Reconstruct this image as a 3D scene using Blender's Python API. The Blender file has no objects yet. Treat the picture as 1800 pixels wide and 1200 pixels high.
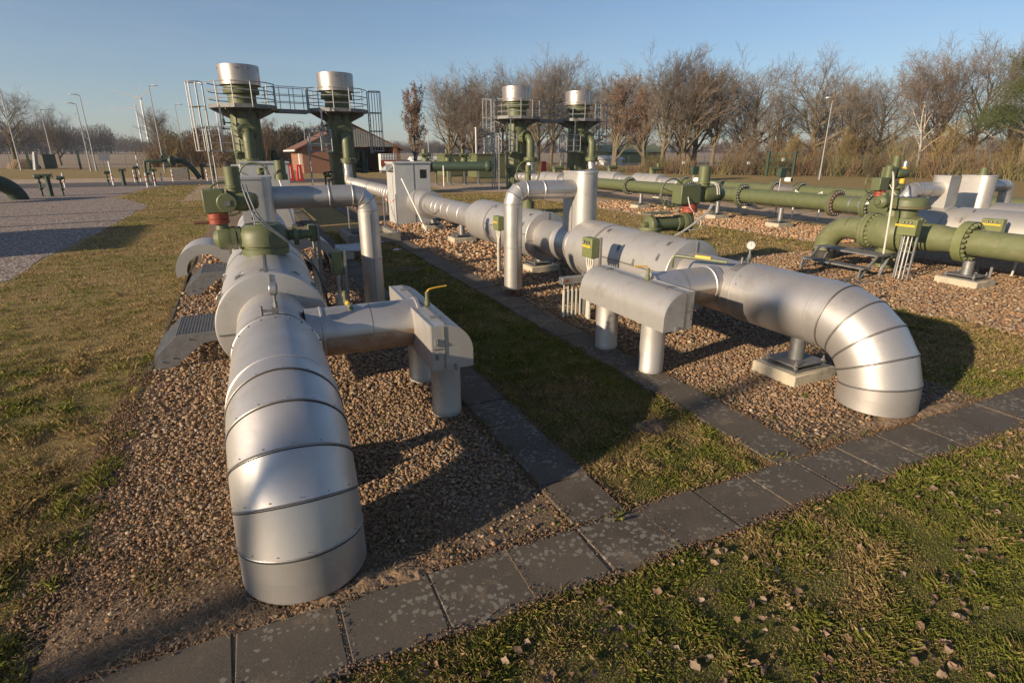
import bpy, math, random
import numpy as np
from mathutils import Vector, Matrix
R_ = math.radians
C = bpy.context.scene.collection
SC = bpy.context.scene
rnd = random.Random(7)
rng = np.random.default_rng(11)

# ------------------------------------------------------------------ camera, sky, sun, exposure
CAMH = 2.35
cd = bpy.data.cameras.new("camera"); cam = bpy.data.objects.new("camera", cd); C.objects.link(cam)
cd.sensor_width = 36; cd.lens = 19.564; cd.clip_start = 0.05; cd.clip_end = 6000
PITCH, YAW = 0.3272, 0.436
cam.location = (0, 0, CAMH)
cam.rotation_euler = (math.pi/2 - PITCH, 0, -YAW)
SC.camera = cam
SUN_EL, SUN_AZ = 16.5, 12.0      # light travels towards +X, swung SUN_AZ degrees to +Y
W_ = bpy.data.worlds.new("World"); SC.world = W_; W_.use_nodes = True
nt = W_.node_tree; bg = nt.nodes["Background"]
sky = nt.nodes.new("ShaderNodeTexSky"); sky.sky_type = 'NISHITA'; sky.sun_disc = False
sky.sun_elevation = R_(SUN_EL); sky.sun_rotation = R_(-(90 + SUN_AZ)); sky.altitude = 50
sky.air_density = 1.0; sky.dust_density = 0.45; sky.ozone_density = 4.2
hs = nt.nodes.new('ShaderNodeHueSaturation'); hs.inputs['Saturation'].default_value = .90; nt.links.new(sky.outputs[0], hs.inputs['Color']); 
tcw = nt.nodes.new('ShaderNodeTexCoord'); mpw = nt.nodes.new('ShaderNodeMapping'); mpw.inputs['Scale'].default_value = (1.2, 2.2, 9); mpw.inputs['Rotation'].default_value = (.12, -.08, .5)
nzw = nt.nodes.new('ShaderNodeTexNoise'); nzw.inputs['Scale'].default_value = 1.6; nzw.inputs['Detail'].default_value = 8; nzw.inputs['Roughness'].default_value = .62
mrw = nt.nodes.new('ShaderNodeMapRange'); mrw.inputs[1].default_value = .44; mrw.inputs[2].default_value = .80; mrw.inputs[4].default_value = .16
mxw = nt.nodes.new('ShaderNodeMixRGB'); mxw.inputs[2].default_value = (5.2, 5.0, 5.2, 1)
nt.links.new(tcw.outputs['Generated'], mpw.inputs[0]); nt.links.new(mpw.outputs[0], nzw.inputs['Vector']); nt.links.new(nzw.outputs[0], mrw.inputs[0]); nt.links.new(mrw.outputs[0], mxw.inputs[0])
nt.links.new(hs.outputs[0], mxw.inputs[1]); nt.links.new(mxw.outputs[0], bg.inputs[0]); bg.inputs[1].default_value = 0.076
sd = bpy.data.lights.new("sun", 'SUN'); sun = bpy.data.objects.new("sun", sd); C.objects.link(sun)
sd.energy = 5.0; sd.angle = R_(0.6); sd.color = (1.0, 0.79, 0.55)
ldir = Vector((math.cos(R_(SUN_AZ))*math.cos(R_(SUN_EL)), math.sin(R_(SUN_AZ))*math.cos(R_(SUN_EL)), -math.sin(R_(SUN_EL))))
sun.rotation_euler = ldir.to_track_quat('-Z', 'Y').to_euler(); sun.location = (-20, -5, 15)
SC.view_settings.view_transform = 'Standard'; SC.view_settings.look = 'None'
SC.view_settings.exposure = 0.72; SC.view_settings.gamma = 1.0

# ------------------------------------------------------------------ materials
def mat(name, c1, c2=None, rough=0.6, metal=0.0, scale=6.0, detail=5, bump=0.0, bscale=40, mixlo=0.35, mixhi=0.65,
        rough2=None, spec=0.5, c3=None, s3=1.0, lo3=0.6, hi3=0.7):
    m = bpy.data.materials.new(name); m.use_nodes = True; n = m.node_tree; L = n.links
    b = n.nodes["Principled BSDF"]
    b.inputs["Roughness"].default_value = rough; b.inputs["Metallic"].default_value = metal
    b.inputs["Specular IOR Level"].default_value = spec
    tc = n.nodes.new("ShaderNodeTexCoord")
    b.inputs["Base Color"].default_value = (*c1, 1)
    if c2:
        nz = n.nodes.new("ShaderNodeTexNoise"); nz.inputs["Scale"].default_value = scale; nz.inputs["Detail"].default_value = detail
        nz.inputs["Roughness"].default_value = 0.65
        L.new(tc.outputs["Object"], nz.inputs["Vector"])
        mr = n.nodes.new("ShaderNodeMapRange"); mr.inputs[1].default_value = mixlo; mr.inputs[2].default_value = mixhi
        L.new(nz.outputs[0], mr.inputs[0])
        mx = n.nodes.new("ShaderNodeMixRGB"); mx.inputs[1].default_value = (*c1, 1); mx.inputs[2].default_value = (*c2, 1)
        L.new(mr.outputs[0], mx.inputs[0]); out = mx.outputs[0]
        if c3:
            n3 = n.nodes.new("ShaderNodeTexNoise"); n3.inputs["Scale"].default_value = s3; n3.inputs["Detail"].default_value = 6
            n3.inputs["Roughness"].default_value = 0.7
            L.new(tc.outputs["Object"], n3.inputs["Vector"])
            m3 = n.nodes.new("ShaderNodeMapRange"); m3.inputs[1].default_value = lo3; m3.inputs[2].default_value = hi3
            L.new(n3.outputs[0], m3.inputs[0])
            x3 = n.nodes.new("ShaderNodeMixRGB"); x3.inputs[2].default_value = (*c3, 1)
            L.new(m3.outputs[0], x3.inputs[0]); L.new(out, x3.inputs[1]); out = x3.outputs[0]
        L.new(out, b.inputs["Base Color"])
        if rough2 is not None:
            r2 = n.nodes.new("ShaderNodeMapRange"); r2.inputs[3].default_value = rough; r2.inputs[4].default_value = rough2
            L.new(mr.outputs[0], r2.inputs[0]); L.new(r2.outputs[0], b.inputs["Roughness"])
    if bump:
        nb = n.nodes.new("ShaderNodeTexNoise"); nb.inputs["Scale"].default_value = bscale; nb.inputs["Detail"].default_value = 4
        L.new(tc.outputs["Object"], nb.inputs["Vector"])
        bp = n.nodes.new("ShaderNodeBump"); bp.inputs["Strength"].default_value = bump; bp.inputs["Distance"].default_value = 0.02
        L.new(nb.outputs[0], bp.inputs["Height"]); L.new(bp.outputs[0], b.inputs["Normal"])
    return m
def attr_mat(name, rough=0.8, spec=0.3, trans=0.0):
    m = bpy.data.materials.new(name); m.use_nodes = True; n = m.node_tree
    b = n.nodes["Principled BSDF"]; b.inputs["Roughness"].default_value = rough; b.inputs["Specular IOR Level"].default_value = spec
    a = n.nodes.new("ShaderNodeAttribute"); a.attribute_name = "Col"
    n.links.new(a.outputs["Color"], b.inputs["Base Color"])
    if trans:
        t = n.nodes.new("ShaderNodeBsdfTranslucent"); n.links.new(a.outputs["Color"], t.inputs[0])
        x = n.nodes.new("ShaderNodeMixShader"); x.inputs[0].default_value = trans
        n.links.new(b.outputs[0], x.inputs[1]); n.links.new(t.outputs[0], x.inputs[2])
        n.links.new(x.outputs[0], n.nodes["Material Output"].inputs[0])
    return m
M = {}
M['alu'] = mat('aluminium_cladding', (.54,.52,.50), (.42,.405,.39), rough=.42, rough2=.52, metal=.72, scale=1.6, detail=8, bump=.28, bscale=2.6,
               c3=(.30,.25,.20), s3=2.3, lo3=.55, hi3=.85)
M['alu_flat'] = mat('aluminium_sheet', (.51,.495,.475), (.41,.40,.38), rough=.46, rough2=.56, metal=.62, scale=2.2, detail=8, bump=.24, bscale=3.0,
               c3=(.29,.24,.19), s3=3, lo3=.56, hi3=.85)
M['alu_bead'] = mat('aluminium_bead', (.36,.35,.34), (.24,.22,.20), rough=.48, metal=.85, scale=8)
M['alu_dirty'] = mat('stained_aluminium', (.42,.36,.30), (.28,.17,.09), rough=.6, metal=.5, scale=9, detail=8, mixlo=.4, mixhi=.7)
M['stain'] = mat('stainless_hood', (.44,.385,.335), (.36,.32,.28), rough=.40, metal=.8, scale=2, detail=4, bump=.04, bscale=4)
M['green'] = mat('olive_paint', (.105,.122,.056), (.085,.098,.046), rough=.42, rough2=.55, scale=5, detail=8, bump=.05, bscale=30,
               c3=(.13,.12,.06), s3=4, lo3=.60, hi3=.78)
M['green_d'] = mat('olive_paint_dusty', (.14,.155,.075), (.11,.125,.055), rough=.55, scale=4, detail=8, bump=.08, bscale=25,
               c3=(.20,.17,.11), s3=6, lo3=.54, hi3=.72)
M['green_far'] = mat('dark_green_paint', (.035,.065,.045), (.025,.045,.03), rough=.6, scale=5)
M['green_b'] = mat('box_green_paint', (.16,.18,.075), (.13,.15,.06), rough=.5, scale=6, bump=.04, bscale=60)
M['red'] = mat('oxide_red_paint', (.27,.055,.028), (.21,.04,.022), rough=.5, scale=12, detail=6)
M['signal'] = mat('signal_red_plastic', (.55,.03,.02), (.45,.03,.02), rough=.5, scale=5)
M['galv'] = mat('galvanised_steel', (.34,.345,.35), (.24,.245,.25), rough=.45, metal=.7, scale=14, detail=5)
M['galv_l'] = mat('bright_galvanised_rail', (.33,.33,.33), (.25,.25,.25), rough=.5, metal=.4, scale=5)
M['galv_d'] = mat('weathered_steel', (.20,.205,.205), (.13,.13,.13), rough=.6, metal=.4, scale=10)
M['black'] = mat('black_rubber', (.014,.014,.014), (.03,.028,.025), rough=.7, scale=12)
M['rust'] = mat('rusty_steel', (.16,.075,.04), (.09,.05,.03), rough=.8, scale=18, detail=8)
M['conc'] = mat('pale_concrete', (.46,.41,.31), (.34,.31,.24), rough=.85, scale=5, detail=8, bump=.35, bscale=45, c3=(.16,.12,.07), s3=4, lo3=.56, hi3=.72)
M['conc_d'] = mat('grey_concrete', (.24,.225,.19), (.16,.15,.13), rough=.9, scale=6, detail=8, bump=.3, bscale=40, c3=(.09,.10,.05), s3=5, lo3=.58, hi3=.72)
M['edge'] = mat('old_edging', (.10,.08,.06), (.065,.05,.038), rough=1, scale=9, detail=8, bump=.4, bscale=40)
M['white'] = mat('white_paint', (.72,.72,.70), (.60,.60,.58), rough=.5, scale=3)
M['cab'] = mat('cabinet_grey_paint', (.46,.47,.465), (.39,.40,.395), rough=.5, metal=.15, scale=2.5, detail=6, c3=(.40,.37,.32), s3=3, lo3=.6, hi3=.85)
M['yellow'] = mat('yellow_plate', (.72,.42,.03), (.60,.34,.03), rough=.5, scale=12)
M['cable'] = mat('pale_conduit', (.50,.49,.43), (.40,.39,.34), rough=.55, scale=15)
M['cable_d'] = mat('grey_conduit', (.13,.15,.17), (.09,.10,.11), rough=.5, scale=15)
M['dial'] = mat('dial_face', (.48,.48,.45), None, rough=.3)
M['board'] = mat('grey_boarding', (.30,.295,.275), (.23,.225,.21), rough=.8, scale=3)
M['tile'] = mat('clay_roof_tile', (.18,.08,.048), (.13,.06,.038), rough=.8, scale=3, bump=.4, bscale=6)
M['asph'] = mat('asphalt', (.055,.050,.048), (.075,.068,.066), rough=.9, scale=20, bump=.3, bscale=80)
M['bark'] = mat('bark', (.17,.13,.088), (.10,.08,.058), rough=.95, scale=3, detail=6, c3=(.10,.11,.045), s3=1.5, lo3=.5, hi3=.65)
M['birch'] = mat('birch_bark', (.48,.43,.37), (.20,.17,.14), rough=.85, scale=5, detail=6, mixlo=.5, mixhi=.7)
M['twig'] = mat('twigs', (.175,.148,.118), (.125,.105,.085), rough=.95, scale=1.2)
M['twig_r'] = mat('reddish_twigs', (.18,.138,.105), (.13,.10,.076), rough=.95, scale=1.2)
M['twig_y'] = mat('ochre_twigs', (.24,.185,.08), (.16,.12,.06), rough=.95, scale=.7)
M['leafbrown'] = mat('withered_leaves', (.20,.115,.07), (.14,.08,.05), rough=.9, scale=1.0)
M['needle'] = mat('pine_needles', (.045,.065,.022), (.07,.085,.025), rough=.85, scale=1.5)
M['stone'] = attr_mat('pebbles', .75, .35)
M['blade'] = attr_mat('grass_blades', .7, .25, .3)
M['litter'] = attr_mat('leaf_litter', .85, .2, .15)
M['wood'] = attr_mat('distant_wood', .95, .1)
M['soil'] = mat('bare_soil', (.14,.095,.06), (.09,.06,.04), rough=1, scale=12, detail=8, bump=.6, bscale=30)
M['sand'] = mat('sandy_soil', (.26,.18,.11), (.17,.115,.07), rough=1, scale=14, detail=8, bump=.7, bscale=35)
M['earth'] = mat('fibrous_earth', (.165,.112,.070), (.10,.068,.043), rough=1, scale=24, detail=9, bump=.8, bscale=60, c3=(.21,.155,.10), s3=60, lo3=.5, hi3=.7)
M['grille_shade'] = mat('dark_grille_and_shade', (.02,.022,.025), None, rough=.12)  # near-black for vent grilles and for the painted shade in the recess
M['water'] = mat('dark_pit_bottom', (.03,.028,.025), None, rough=.25)

def brick_mat():
    m = bpy.data.materials.new('orange_brick'); m.use_nodes = True; n = m.node_tree; b = n.nodes["Principled BSDF"]
    tc = n.nodes.new("ShaderNodeTexCoord"); mp = n.nodes.new("ShaderNodeMapping"); mp.inputs["Rotation"].default_value = (R_(90), 0, 0)
    br = n.nodes.new("ShaderNodeTexBrick"); br.inputs["Scale"].default_value = 4.0
    br.inputs["Color1"].default_value = (.24,.105,.06,1); br.inputs["Color2"].default_value = (.18,.08,.048,1); br.inputs["Mortar"].default_value = (.27,.19,.14,1)
    n.links.new(tc.outputs["Object"], mp.inputs[0]); n.links.new(mp.outputs[0], br.inputs[0]); n.links.new(br.outputs[0], b.inputs["Base Color"])
    b.inputs["Roughness"].default_value = .9
    return m
M['brick'] = brick_mat()

def nn(n, t, **k):
    o = n.nodes.new(t)
    for a, v in k.items(): setattr(o, a, v)
    return o
def noise_fac(n, vec, scale, lo, hi, detail=5, rough=.6):
    z = nn(n, "ShaderNodeTexNoise"); z.inputs["Scale"].default_value = scale; z.inputs["Detail"].default_value = detail; z.inputs["Roughness"].default_value = rough
    n.links.new(vec, z.inputs["Vector"])
    m = nn(n, "ShaderNodeMapRange"); m.inputs[1].default_value = lo; m.inputs[2].default_value = hi
    n.links.new(z.outputs[0], m.inputs[0]); return m.outputs[0], z.outputs[0]
def mixc(n, f, a, b):
    x = nn(n, "ShaderNodeMixRGB")
    n.links.new(f, x.inputs[0])
    for i, c in ((1, a), (2, b)):
        if isinstance(c, tuple): x.inputs[i].default_value = (*c, 1)
        else: n.links.new(c, x.inputs[i])
    return x.outputs[0]
def lawn_mat():
    m = bpy.data.materials.new('lawn'); m.use_nodes = True; n = m.node_tree; b = n.nodes["Principled BSDF"]
    g = nn(n, "ShaderNodeNewGeometry"); P = g.outputs["Position"]
    f1, _ = noise_fac(n, P, .35, .40, .62, 6, .65)
    f2, _ = noise_fac(n, P, 2.2, .42, .62, 6, .7)
    f3, h3 = noise_fac(n, P, 22, .35, .70, 6, .7)
    f4, h4 = noise_fac(n, P, 70, .35, .70, 3, .7)
    c = mixc(n, f1, (.34,.23,.11), (.20,.175,.06))
    c = mixc(n, f2, c, (.27,.20,.09))
    c = mixc(n, f3, c, (.19,.14,.065))
    c = mixc(n, f4, c, (.32,.24,.115))
    n.links.new(c, b.inputs["Base Color"]); b.inputs["Roughness"].default_value = 1; b.inputs["Specular IOR Level"].default_value = .1
    a = nn(n, "ShaderNodeMath", operation='ADD'); n.links.new(h3, a.inputs[0]); n.links.new(h4, a.inputs[1])
    bp = nn(n, "ShaderNodeBump"); bp.inputs["Strength"].default_value = .55; bp.inputs["Distance"].default_value = .04
    n.links.new(a.outputs[0], bp.inputs["Height"]); n.links.new(bp.outputs[0], b.inputs["Normal"])
    return m
def gravel_mat(name, tint, scale=34, soil=.5):
    m = bpy.data.materials.new(name); m.use_nodes = True; n = m.node_tree; b = n.nodes["Principled BSDF"]
    g = nn(n, "ShaderNodeNewGeometry"); P = g.outputs["Position"]
    v = nn(n, "ShaderNodeTexVoronoi"); v.inputs["Scale"].default_value = scale; n.links.new(P, v.inputs["Vector"])
    cr = nn(n, "ShaderNodeValToRGB"); e = cr.color_ramp.elements
    e[0].position = 0; e[0].color = (tint[0]*.35, tint[1]*.32, tint[2]*.30, 1); e[1].position = 1; e[1].color = (tint[0]*1.9, tint[1]*1.85, tint[2]*1.9, 1)
    for p_, k in ((.3,.75), (.6,1.0), (.8,1.25)):
        q = cr.color_ramp.elements.new(p_); q.color = (tint[0]*k, tint[1]*k, tint[2]*k, 1)
    sp = nn(n, "ShaderNodeSeparateColor"); n.links.new(v.outputs["Color"], sp.inputs[0]); n.links.new(sp.outputs[0], cr.inputs[0])
    d = nn(n, "ShaderNodeMapRange"); d.inputs[1].default_value = .35; d.inputs[2].default_value = .75; n.links.new(v.outputs["Distance"], d.inputs[0])
    c = mixc(n, d.outputs[0], cr.outputs[0], (.075,.052,.034))
    fs, hs = noise_fac(n, P, 1.3, .46, .66, 8, .75)
    ml = nn(n, "ShaderNodeMath", operation='MULTIPLY'); ml.inputs[1].default_value = soil; n.links.new(fs, ml.inputs[0])
    c = mixc(n, ml.outputs[0], c, (.22,.155,.10))
    n.links.new(c, b.inputs["Base Color"]); b.inputs["Roughness"].default_value = .9
    iv = nn(n, "ShaderNodeMath", operation='SUBTRACT'); iv.inputs[0].default_value = 1; n.links.new(v.outputs["Distance"], iv.inputs[1])
    bp = nn(n, "ShaderNodeBump"); bp.inputs["Strength"].default_value = .6; bp.inputs["Distance"].default_value = .02
    n.links.new(iv.outputs[0], bp.inputs["Height"]); n.links.new(bp.outputs[0], b.inputs["Normal"])
    return m
def slab_mat():
    m = bpy.data.materials.new('lichened_slab'); m.use_nodes = True; n = m.node_tree; b = n.nodes["Principled BSDF"]
    g = nn(n, "ShaderNodeNewGeometry"); P = g.outputs["Position"]
    f1, h1 = noise_fac(n, P, 1.7, .35, .65, 8, .7)
    c = mixc(n, f1, (.098,.078,.056), (.050,.040,.030)); f0, _ = noise_fac(n, P, .55, .38, .62, 3, .5); c = mixc(n, f0, c, (.074,.064,.050))
    ff, hf = noise_fac(n, P, 120, .55, .75, 2, .5)
    c = mixc(n, ff, c, (.13,.11,.09))
    # lichen blots
    wn = nn(n, "ShaderNodeTexNoise"); wn.inputs["Scale"].default_value = 30; n.links.new(P, wn.inputs["Vector"])
    ad = nn(n, "ShaderNodeMixRGB"); ad.blend_type = 'ADD'; ad.inputs[0].default_value = .045; n.links.new(P, ad.inputs[1]); n.links.new(wn.outputs["Color"], ad.inputs[2])
    v = nn(n, "ShaderNodeTexVoronoi"); v.inputs["Scale"].default_value = 27; n.links.new(ad.outputs[0], v.inputs["Vector"])
    sp = nn(n, "ShaderNodeSeparateColor"); n.links.new(v.outputs["Color"], sp.inputs[0])
    th = nn(n, "ShaderNodeMath", operation='MULTIPLY'); th.inputs[1].default_value = .62; n.links.new(sp.outputs[0], th.inputs[0])
    fm, _ = noise_fac(n, P, 1.8, .38, .56, 4, .6)
    t2 = nn(n, "ShaderNodeMath", operation='MULTIPLY'); n.links.new(th.outputs[0], t2.inputs[0]); n.links.new(fm, t2.inputs[1])
    fd, _ = noise_fac(n, P, 3.1, .56, .74, 8, .75); c = mixc(n, fd, c, (.20,.150,.10))
    lt = nn(n, "ShaderNodeMath", operation='LESS_THAN'); n.links.new(v.outputs["Distance"], lt.inputs[0]); n.links.new(t2.outputs[0], lt.inputs[1])
    c = mixc(n, lt.outputs[0], c, (.17,.155,.125))
    n.links.new(c, b.inputs["Base Color"]); b.inputs["Roughness"].default_value = .92
    a = nn(n, "ShaderNodeMath", operation='ADD'); n.links.new(h1, a.inputs[0]); n.links.new(hf, a.inputs[1])
    bp = nn(n, "ShaderNodeBump"); bp.inputs["Strength"].default_value = .12; bp.inputs["Distance"].default_value = .01
    n.links.new(hf, bp.inputs["Height"]); n.links.new(bp.outputs[0], b.inputs["Normal"])
    return m
def field_mat():
    m = bpy.data.materials.new('fallow_field'); m.use_nodes = True; n = m.node_tree; b = n.nodes["Principled BSDF"]
    g = nn(n, "ShaderNodeNewGeometry"); P = g.outputs["Position"]
    f1, h = noise_fac(n, P, .02, .4, .6, 6, .6); f2, h2 = noise_fac(n, P, .5, .35, .65, 6, .7)
    c = mixc(n, f1, (.22,.155,.10), (.17,.135,.075)); c = mixc(n, f2, c, (.26,.19,.12))
    n.links.new(c, b.inputs["Base Color"]); b.inputs["Roughness"].default_value = 1
    return m
M['lawn'] = lawn_mat(); M['gravel'] = gravel_mat('pebble_bed', (.25,.172,.108)); M['gravel_g'] = gravel_mat('grey_gravel_bed', (.36,.30,.26), 22, .25)
M['gravel_far'] = mat('far_gravel', (.52,.385,.27), (.20,.145,.095), rough=1, scale=16, detail=9, mixlo=.42, mixhi=.58, c3=(.20,.155,.085), s3=1.3, lo3=.50, hi3=.62)
M['moss'] = mat('mossy_turf', (.085,.090,.026), (.145,.120,.05), rough=1, scale=3.5, detail=8, bump=.7, bscale=45, spec=.1, c3=(.07,.055,.03), s3=28, lo3=.5, hi3=.7)
M['slab'] = slab_mat(); M['field'] = field_mat()

# ------------------------------------------------------------------ mesh helpers
WL = {}
def frame(d):
    d = Vector(d).normalized(); a = Vector((0,0,1)) if abs(d.z) < .9 else Vector((1,0,0))
    u = a.cross(d).normalized(); v = d.cross(u); return u, v, d
class MB:
    def __init__(s): s.v = []; s.f = []; s.mi = []
    def add(s, vs, fs, mi=0):
        k = len(s.v); s.v += [tuple(p) for p in vs]; s.f += [tuple(i+k for i in f) for f in fs]; s.mi += [mi]*len(fs); return s
    def box(s, a, b, mi=0):
        x0,y0,z0 = a; x1,y1,z1 = b
        return s.add([(x0,y0,z0),(x1,y0,z0),(x1,y1,z0),(x0,y1,z0),(x0,y0,z1),(x1,y0,z1),(x1,y1,z1),(x0,y1,z1)],
              [(0,3,2,1),(4,5,6,7),(0,1,5,4),(1,2,6,5),(2,3,7,6),(3,0,4,7)], mi)
    def bar(s, p, q, w, h, mi=0, up=None):
        p, q = Vector(p), Vector(q); d = (q-p).normalized(); a = Vector(up) if up else (Vector((0,0,1)) if abs(d.z) < .9 else Vector((0,1,0)))
        u = a.cross(d).normalized()*w/2; v = d.cross(u.normalized())*h/2
        return s.add([p-u-v,p+u-v,p+u+v,p-u+v,q-u-v,q+u-v,q+u+v,q-u+v], [(0,3,2,1),(4,5,6,7),(0,1,5,4),(1,2,6,5),(2,3,7,6),(3,0,4,7)], mi)
    def rev(s, p, d, prof, seg=32, caps=(True,True), mi=0):
        p = Vector(p); u, v, d = frame(d); n = len(prof); vs = []
        for t, r in prof:
            for i in range(seg):
                a = 2*math.pi*i/seg; vs.append(p+d*t+(u*math.cos(a)+v*math.sin(a))*r)
        fs = [(j*seg+i, j*seg+(i+1)%seg, (j+1)*seg+(i+1)%seg, (j+1)*seg+i) for j in range(n-1) for i in range(seg)]
        if caps[0]: fs.append(tuple(range(seg))[::-1])
        if caps[1]: fs.append(tuple((n-1)*seg+i for i in range(seg)))
        return s.add(vs, fs, mi)
    def cyl(s, p, q, r, r2=None, seg=16, caps=(True,True), mi=0):
        p, q = Vector(p), Vector(q); L = (q-p).length
        return s.rev(p, q-p, [(0,r),(L, r if r2 is None else r2)], seg, caps, mi)
    def tube(s, pts, r, seg=8, mi=0, smooth=0):
        pts = [Vector(p) for p in pts]
        for _ in range(smooth):
            q = [pts[0]]
            for a, b in zip(pts, pts[1:]): q += [a*.75+b*.25, a*.25+b*.75]
            pts = q+[pts[-1]]
        n = len(pts); vs = []; pu = None
        rr = r if isinstance(r, (list,tuple)) else [r]*n
        if len(rr) != n: rr = [rr[0]+(rr[-1]-rr[0])*i/(n-1) for i in range(n)]
        for k, p in enumerate(pts):
            d = ((pts[min(k+1,n-1)]-p).normalized() + (p-pts[max(k-1,0)]).normalized())
            if d.length < 1e-6: d = Vector((0,0,1))
            d.normalize()
            if pu is None: u, v, d = frame(d)
            else:
                u = (pu - d*pu.dot(d)).normalized(); v = d.cross(u)
            pu = u
            for i in range(seg):
                a = 2*math.pi*i/seg; vs.append(p+(u*math.cos(a)+v*math.sin(a))*rr[k])
        fs = [(j*seg+i, j*seg+(i+1)%seg, (j+1)*seg+(i+1)%seg, (j+1)*seg+i) for j in range(n-1) for i in range(seg)]
        fs += [tuple(range(seg))[::-1], tuple((n-1)*seg+i for i in range(seg))]
        return s.add(vs, fs, mi)
    def ring(s, p, d, R, r, seg=40, t=8, mi=0, scale=(1,1)):
        p = Vector(p); u, v, d = frame(d); vs = []
        for i in range(seg):
            a = 2*math.pi*i/seg; e = u*math.cos(a)*scale[0]+v*math.sin(a)*scale[1]
            for j in range(t):
                b = 2*math.pi*j/t; vs.append(p+e*(R+r*math.cos(b))+d*r*math.sin(b))
        fs = [(i*t+j, ((i+1)%seg)*t+j, ((i+1)%seg)*t+(j+1)%t, i*t+(j+1)%t) for i in range(seg) for j in range(t)]
        return s.add(vs, fs, mi)
    def prism(s, prof, axis, a0, a1, mi=0, closed=True):
        # prof: 2D points in the plane of the other two axes (order x,y,z without axis)
        def P(t, a):
            q = list(t); q.insert(axis, a); return q
        n = len(prof); vs = [P(t,a0) for t in prof]+[P(t,a1) for t in prof]
        fs = [(i,(i+1)%n,n+(i+1)%n,n+i) for i in range(n)]
        if closed: fs += [tuple(range(n))[::-1], tuple(range(n,2*n))]
        return s.add(vs, fs, mi)
    def sphere(s, c, r, seg=12, mi=0, sc=(1,1,1)):
        c = Vector(c); h = seg//2; vs = [c+Vector((0,0,-r*sc[2]))]; 
        for j in range(1,h):
            for i in range(seg):
                a = 2*math.pi*i/seg; b = math.pi*j/h-math.pi/2
                vs.append(c+Vector((r*sc[0]*math.cos(a)*math.cos(b), r*sc[1]*math.sin(a)*math.cos(b), r*sc[2]*math.sin(b))))
        vs.append(c+Vector((0,0,r*sc[2]))); fs = []
        for i in range(seg):
            fs.append((0,1+(i+1)%seg,1+i)); fs.append((len(vs)-1, 1+(h-2)*seg+i, 1+(h-2)*seg+(i+1)%seg))
            for j in range(h-2): fs.append((1+j*seg+i,1+j*seg+(i+1)%seg,1+(j+1)*seg+(i+1)%seg,1+(j+1)*seg+i))
        return s.add(vs, fs, mi)
    def build(s, name, mats, parent=None, bevel=0, smooth=True, ang=32, label=None, fix=True):
        off = WL.get(parent.name, Vector()) if parent else Vector()
        me = bpy.data.meshes.new(name); me.from_pydata([tuple(Vector(p)-off) for p in s.v], [], s.f)
        if not isinstance(mats, (list,tuple)): mats = [mats]
        for m in mats: me.materials.append(M[m] if isinstance(m, str) else m)
        me.polygons.foreach_set('material_index', s.mi)
        if fix:
            import bmesh
            bm = bmesh.new(); bm.from_mesh(me); bmesh.ops.recalc_face_normals(bm, faces=bm.faces); bm.to_mesh(me); bm.free()
        if smooth: me.shade_smooth(); me.set_sharp_from_angle(angle=R_(ang))
        o = bpy.data.objects.new(name, me); C.objects.link(o)
        if parent: o.parent = parent
        WL[o.name] = off
        if bevel:
            b = o.modifiers.new('bevel','BEVEL'); b.width = bevel; b.segments = 2; b.limit_method = 'ANGLE'
        if label: o['label'] = label
        return o
def tag(o, label, cat, group=None, kind=None):
    if label: o['label'] = label
    if cat: o['category'] = cat
    if group: o['group'] = group
    if kind: o['kind'] = kind
    return o
def thing(name, label, cat, loc, group=None):
    o = bpy.data.objects.new(name, None); C.objects.link(o); o.location = loc; o.empty_display_size = .2
    WL[o.name] = Vector(loc); return tag(o, label, cat, group)
def dup(root, loc, rotz=0, label=None, group=None, scale=1):
    r = root.copy(); C.objects.link(r); r.location = loc; r.rotation_euler = (0,0,rotz); r.scale = (scale,)*3
    if label: r['label'] = label
    if group: r['group'] = group
    for ch in root.children:
        c = ch.copy(); C.objects.link(c); c.parent = r
        for g in ch.children:
            d = g.copy(); C.objects.link(d); d.parent = c
    return r
def struct(o, name=None):
    o['kind'] = 'structure'; return o
def npmesh(name, V, F, mat_, col=None, smooth=False):
    # V (n,3), F (m,k) equal-size faces
    me = bpy.data.meshes.new(name); nv, (nf, k) = len(V), F.shape
    me.vertices.add(nv); me.vertices.foreach_set('co', V.astype(np.float32).ravel())
    me.loops.add(nf*k); me.loops.foreach_set('vertex_index', F.astype(np.int32).ravel())
    me.polygons.add(nf); me.polygons.foreach_set('loop_start', np.arange(0, nf*k, k, dtype=np.int32))
    me.polygons.foreach_set('loop_total', np.full(nf, k, dtype=np.int32))
    me.update(calc_edges=True)
    if col is not None:
        a = me.attributes.new('Col', 'FLOAT_COLOR', 'POINT'); c4 = np.ones((nv,4), np.float32); c4[:,:3] = col; a.data.foreach_set('color', c4.ravel())
    me.materials.append(mat_)
    if smooth: me.shade_smooth()
    o = bpy.data.objects.new(name, me); C.objects.link(o); return o
def sheet(name, poly, z, m, thick=0):
    mb = MB()
    if thick: mb.prism(poly, 2, z-thick, z)
    else: mb.add([(x,y,z) for x,y in poly], [tuple(range(len(poly)))])
    o = mb.build(name, m, smooth=False); return struct(o)

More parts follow.
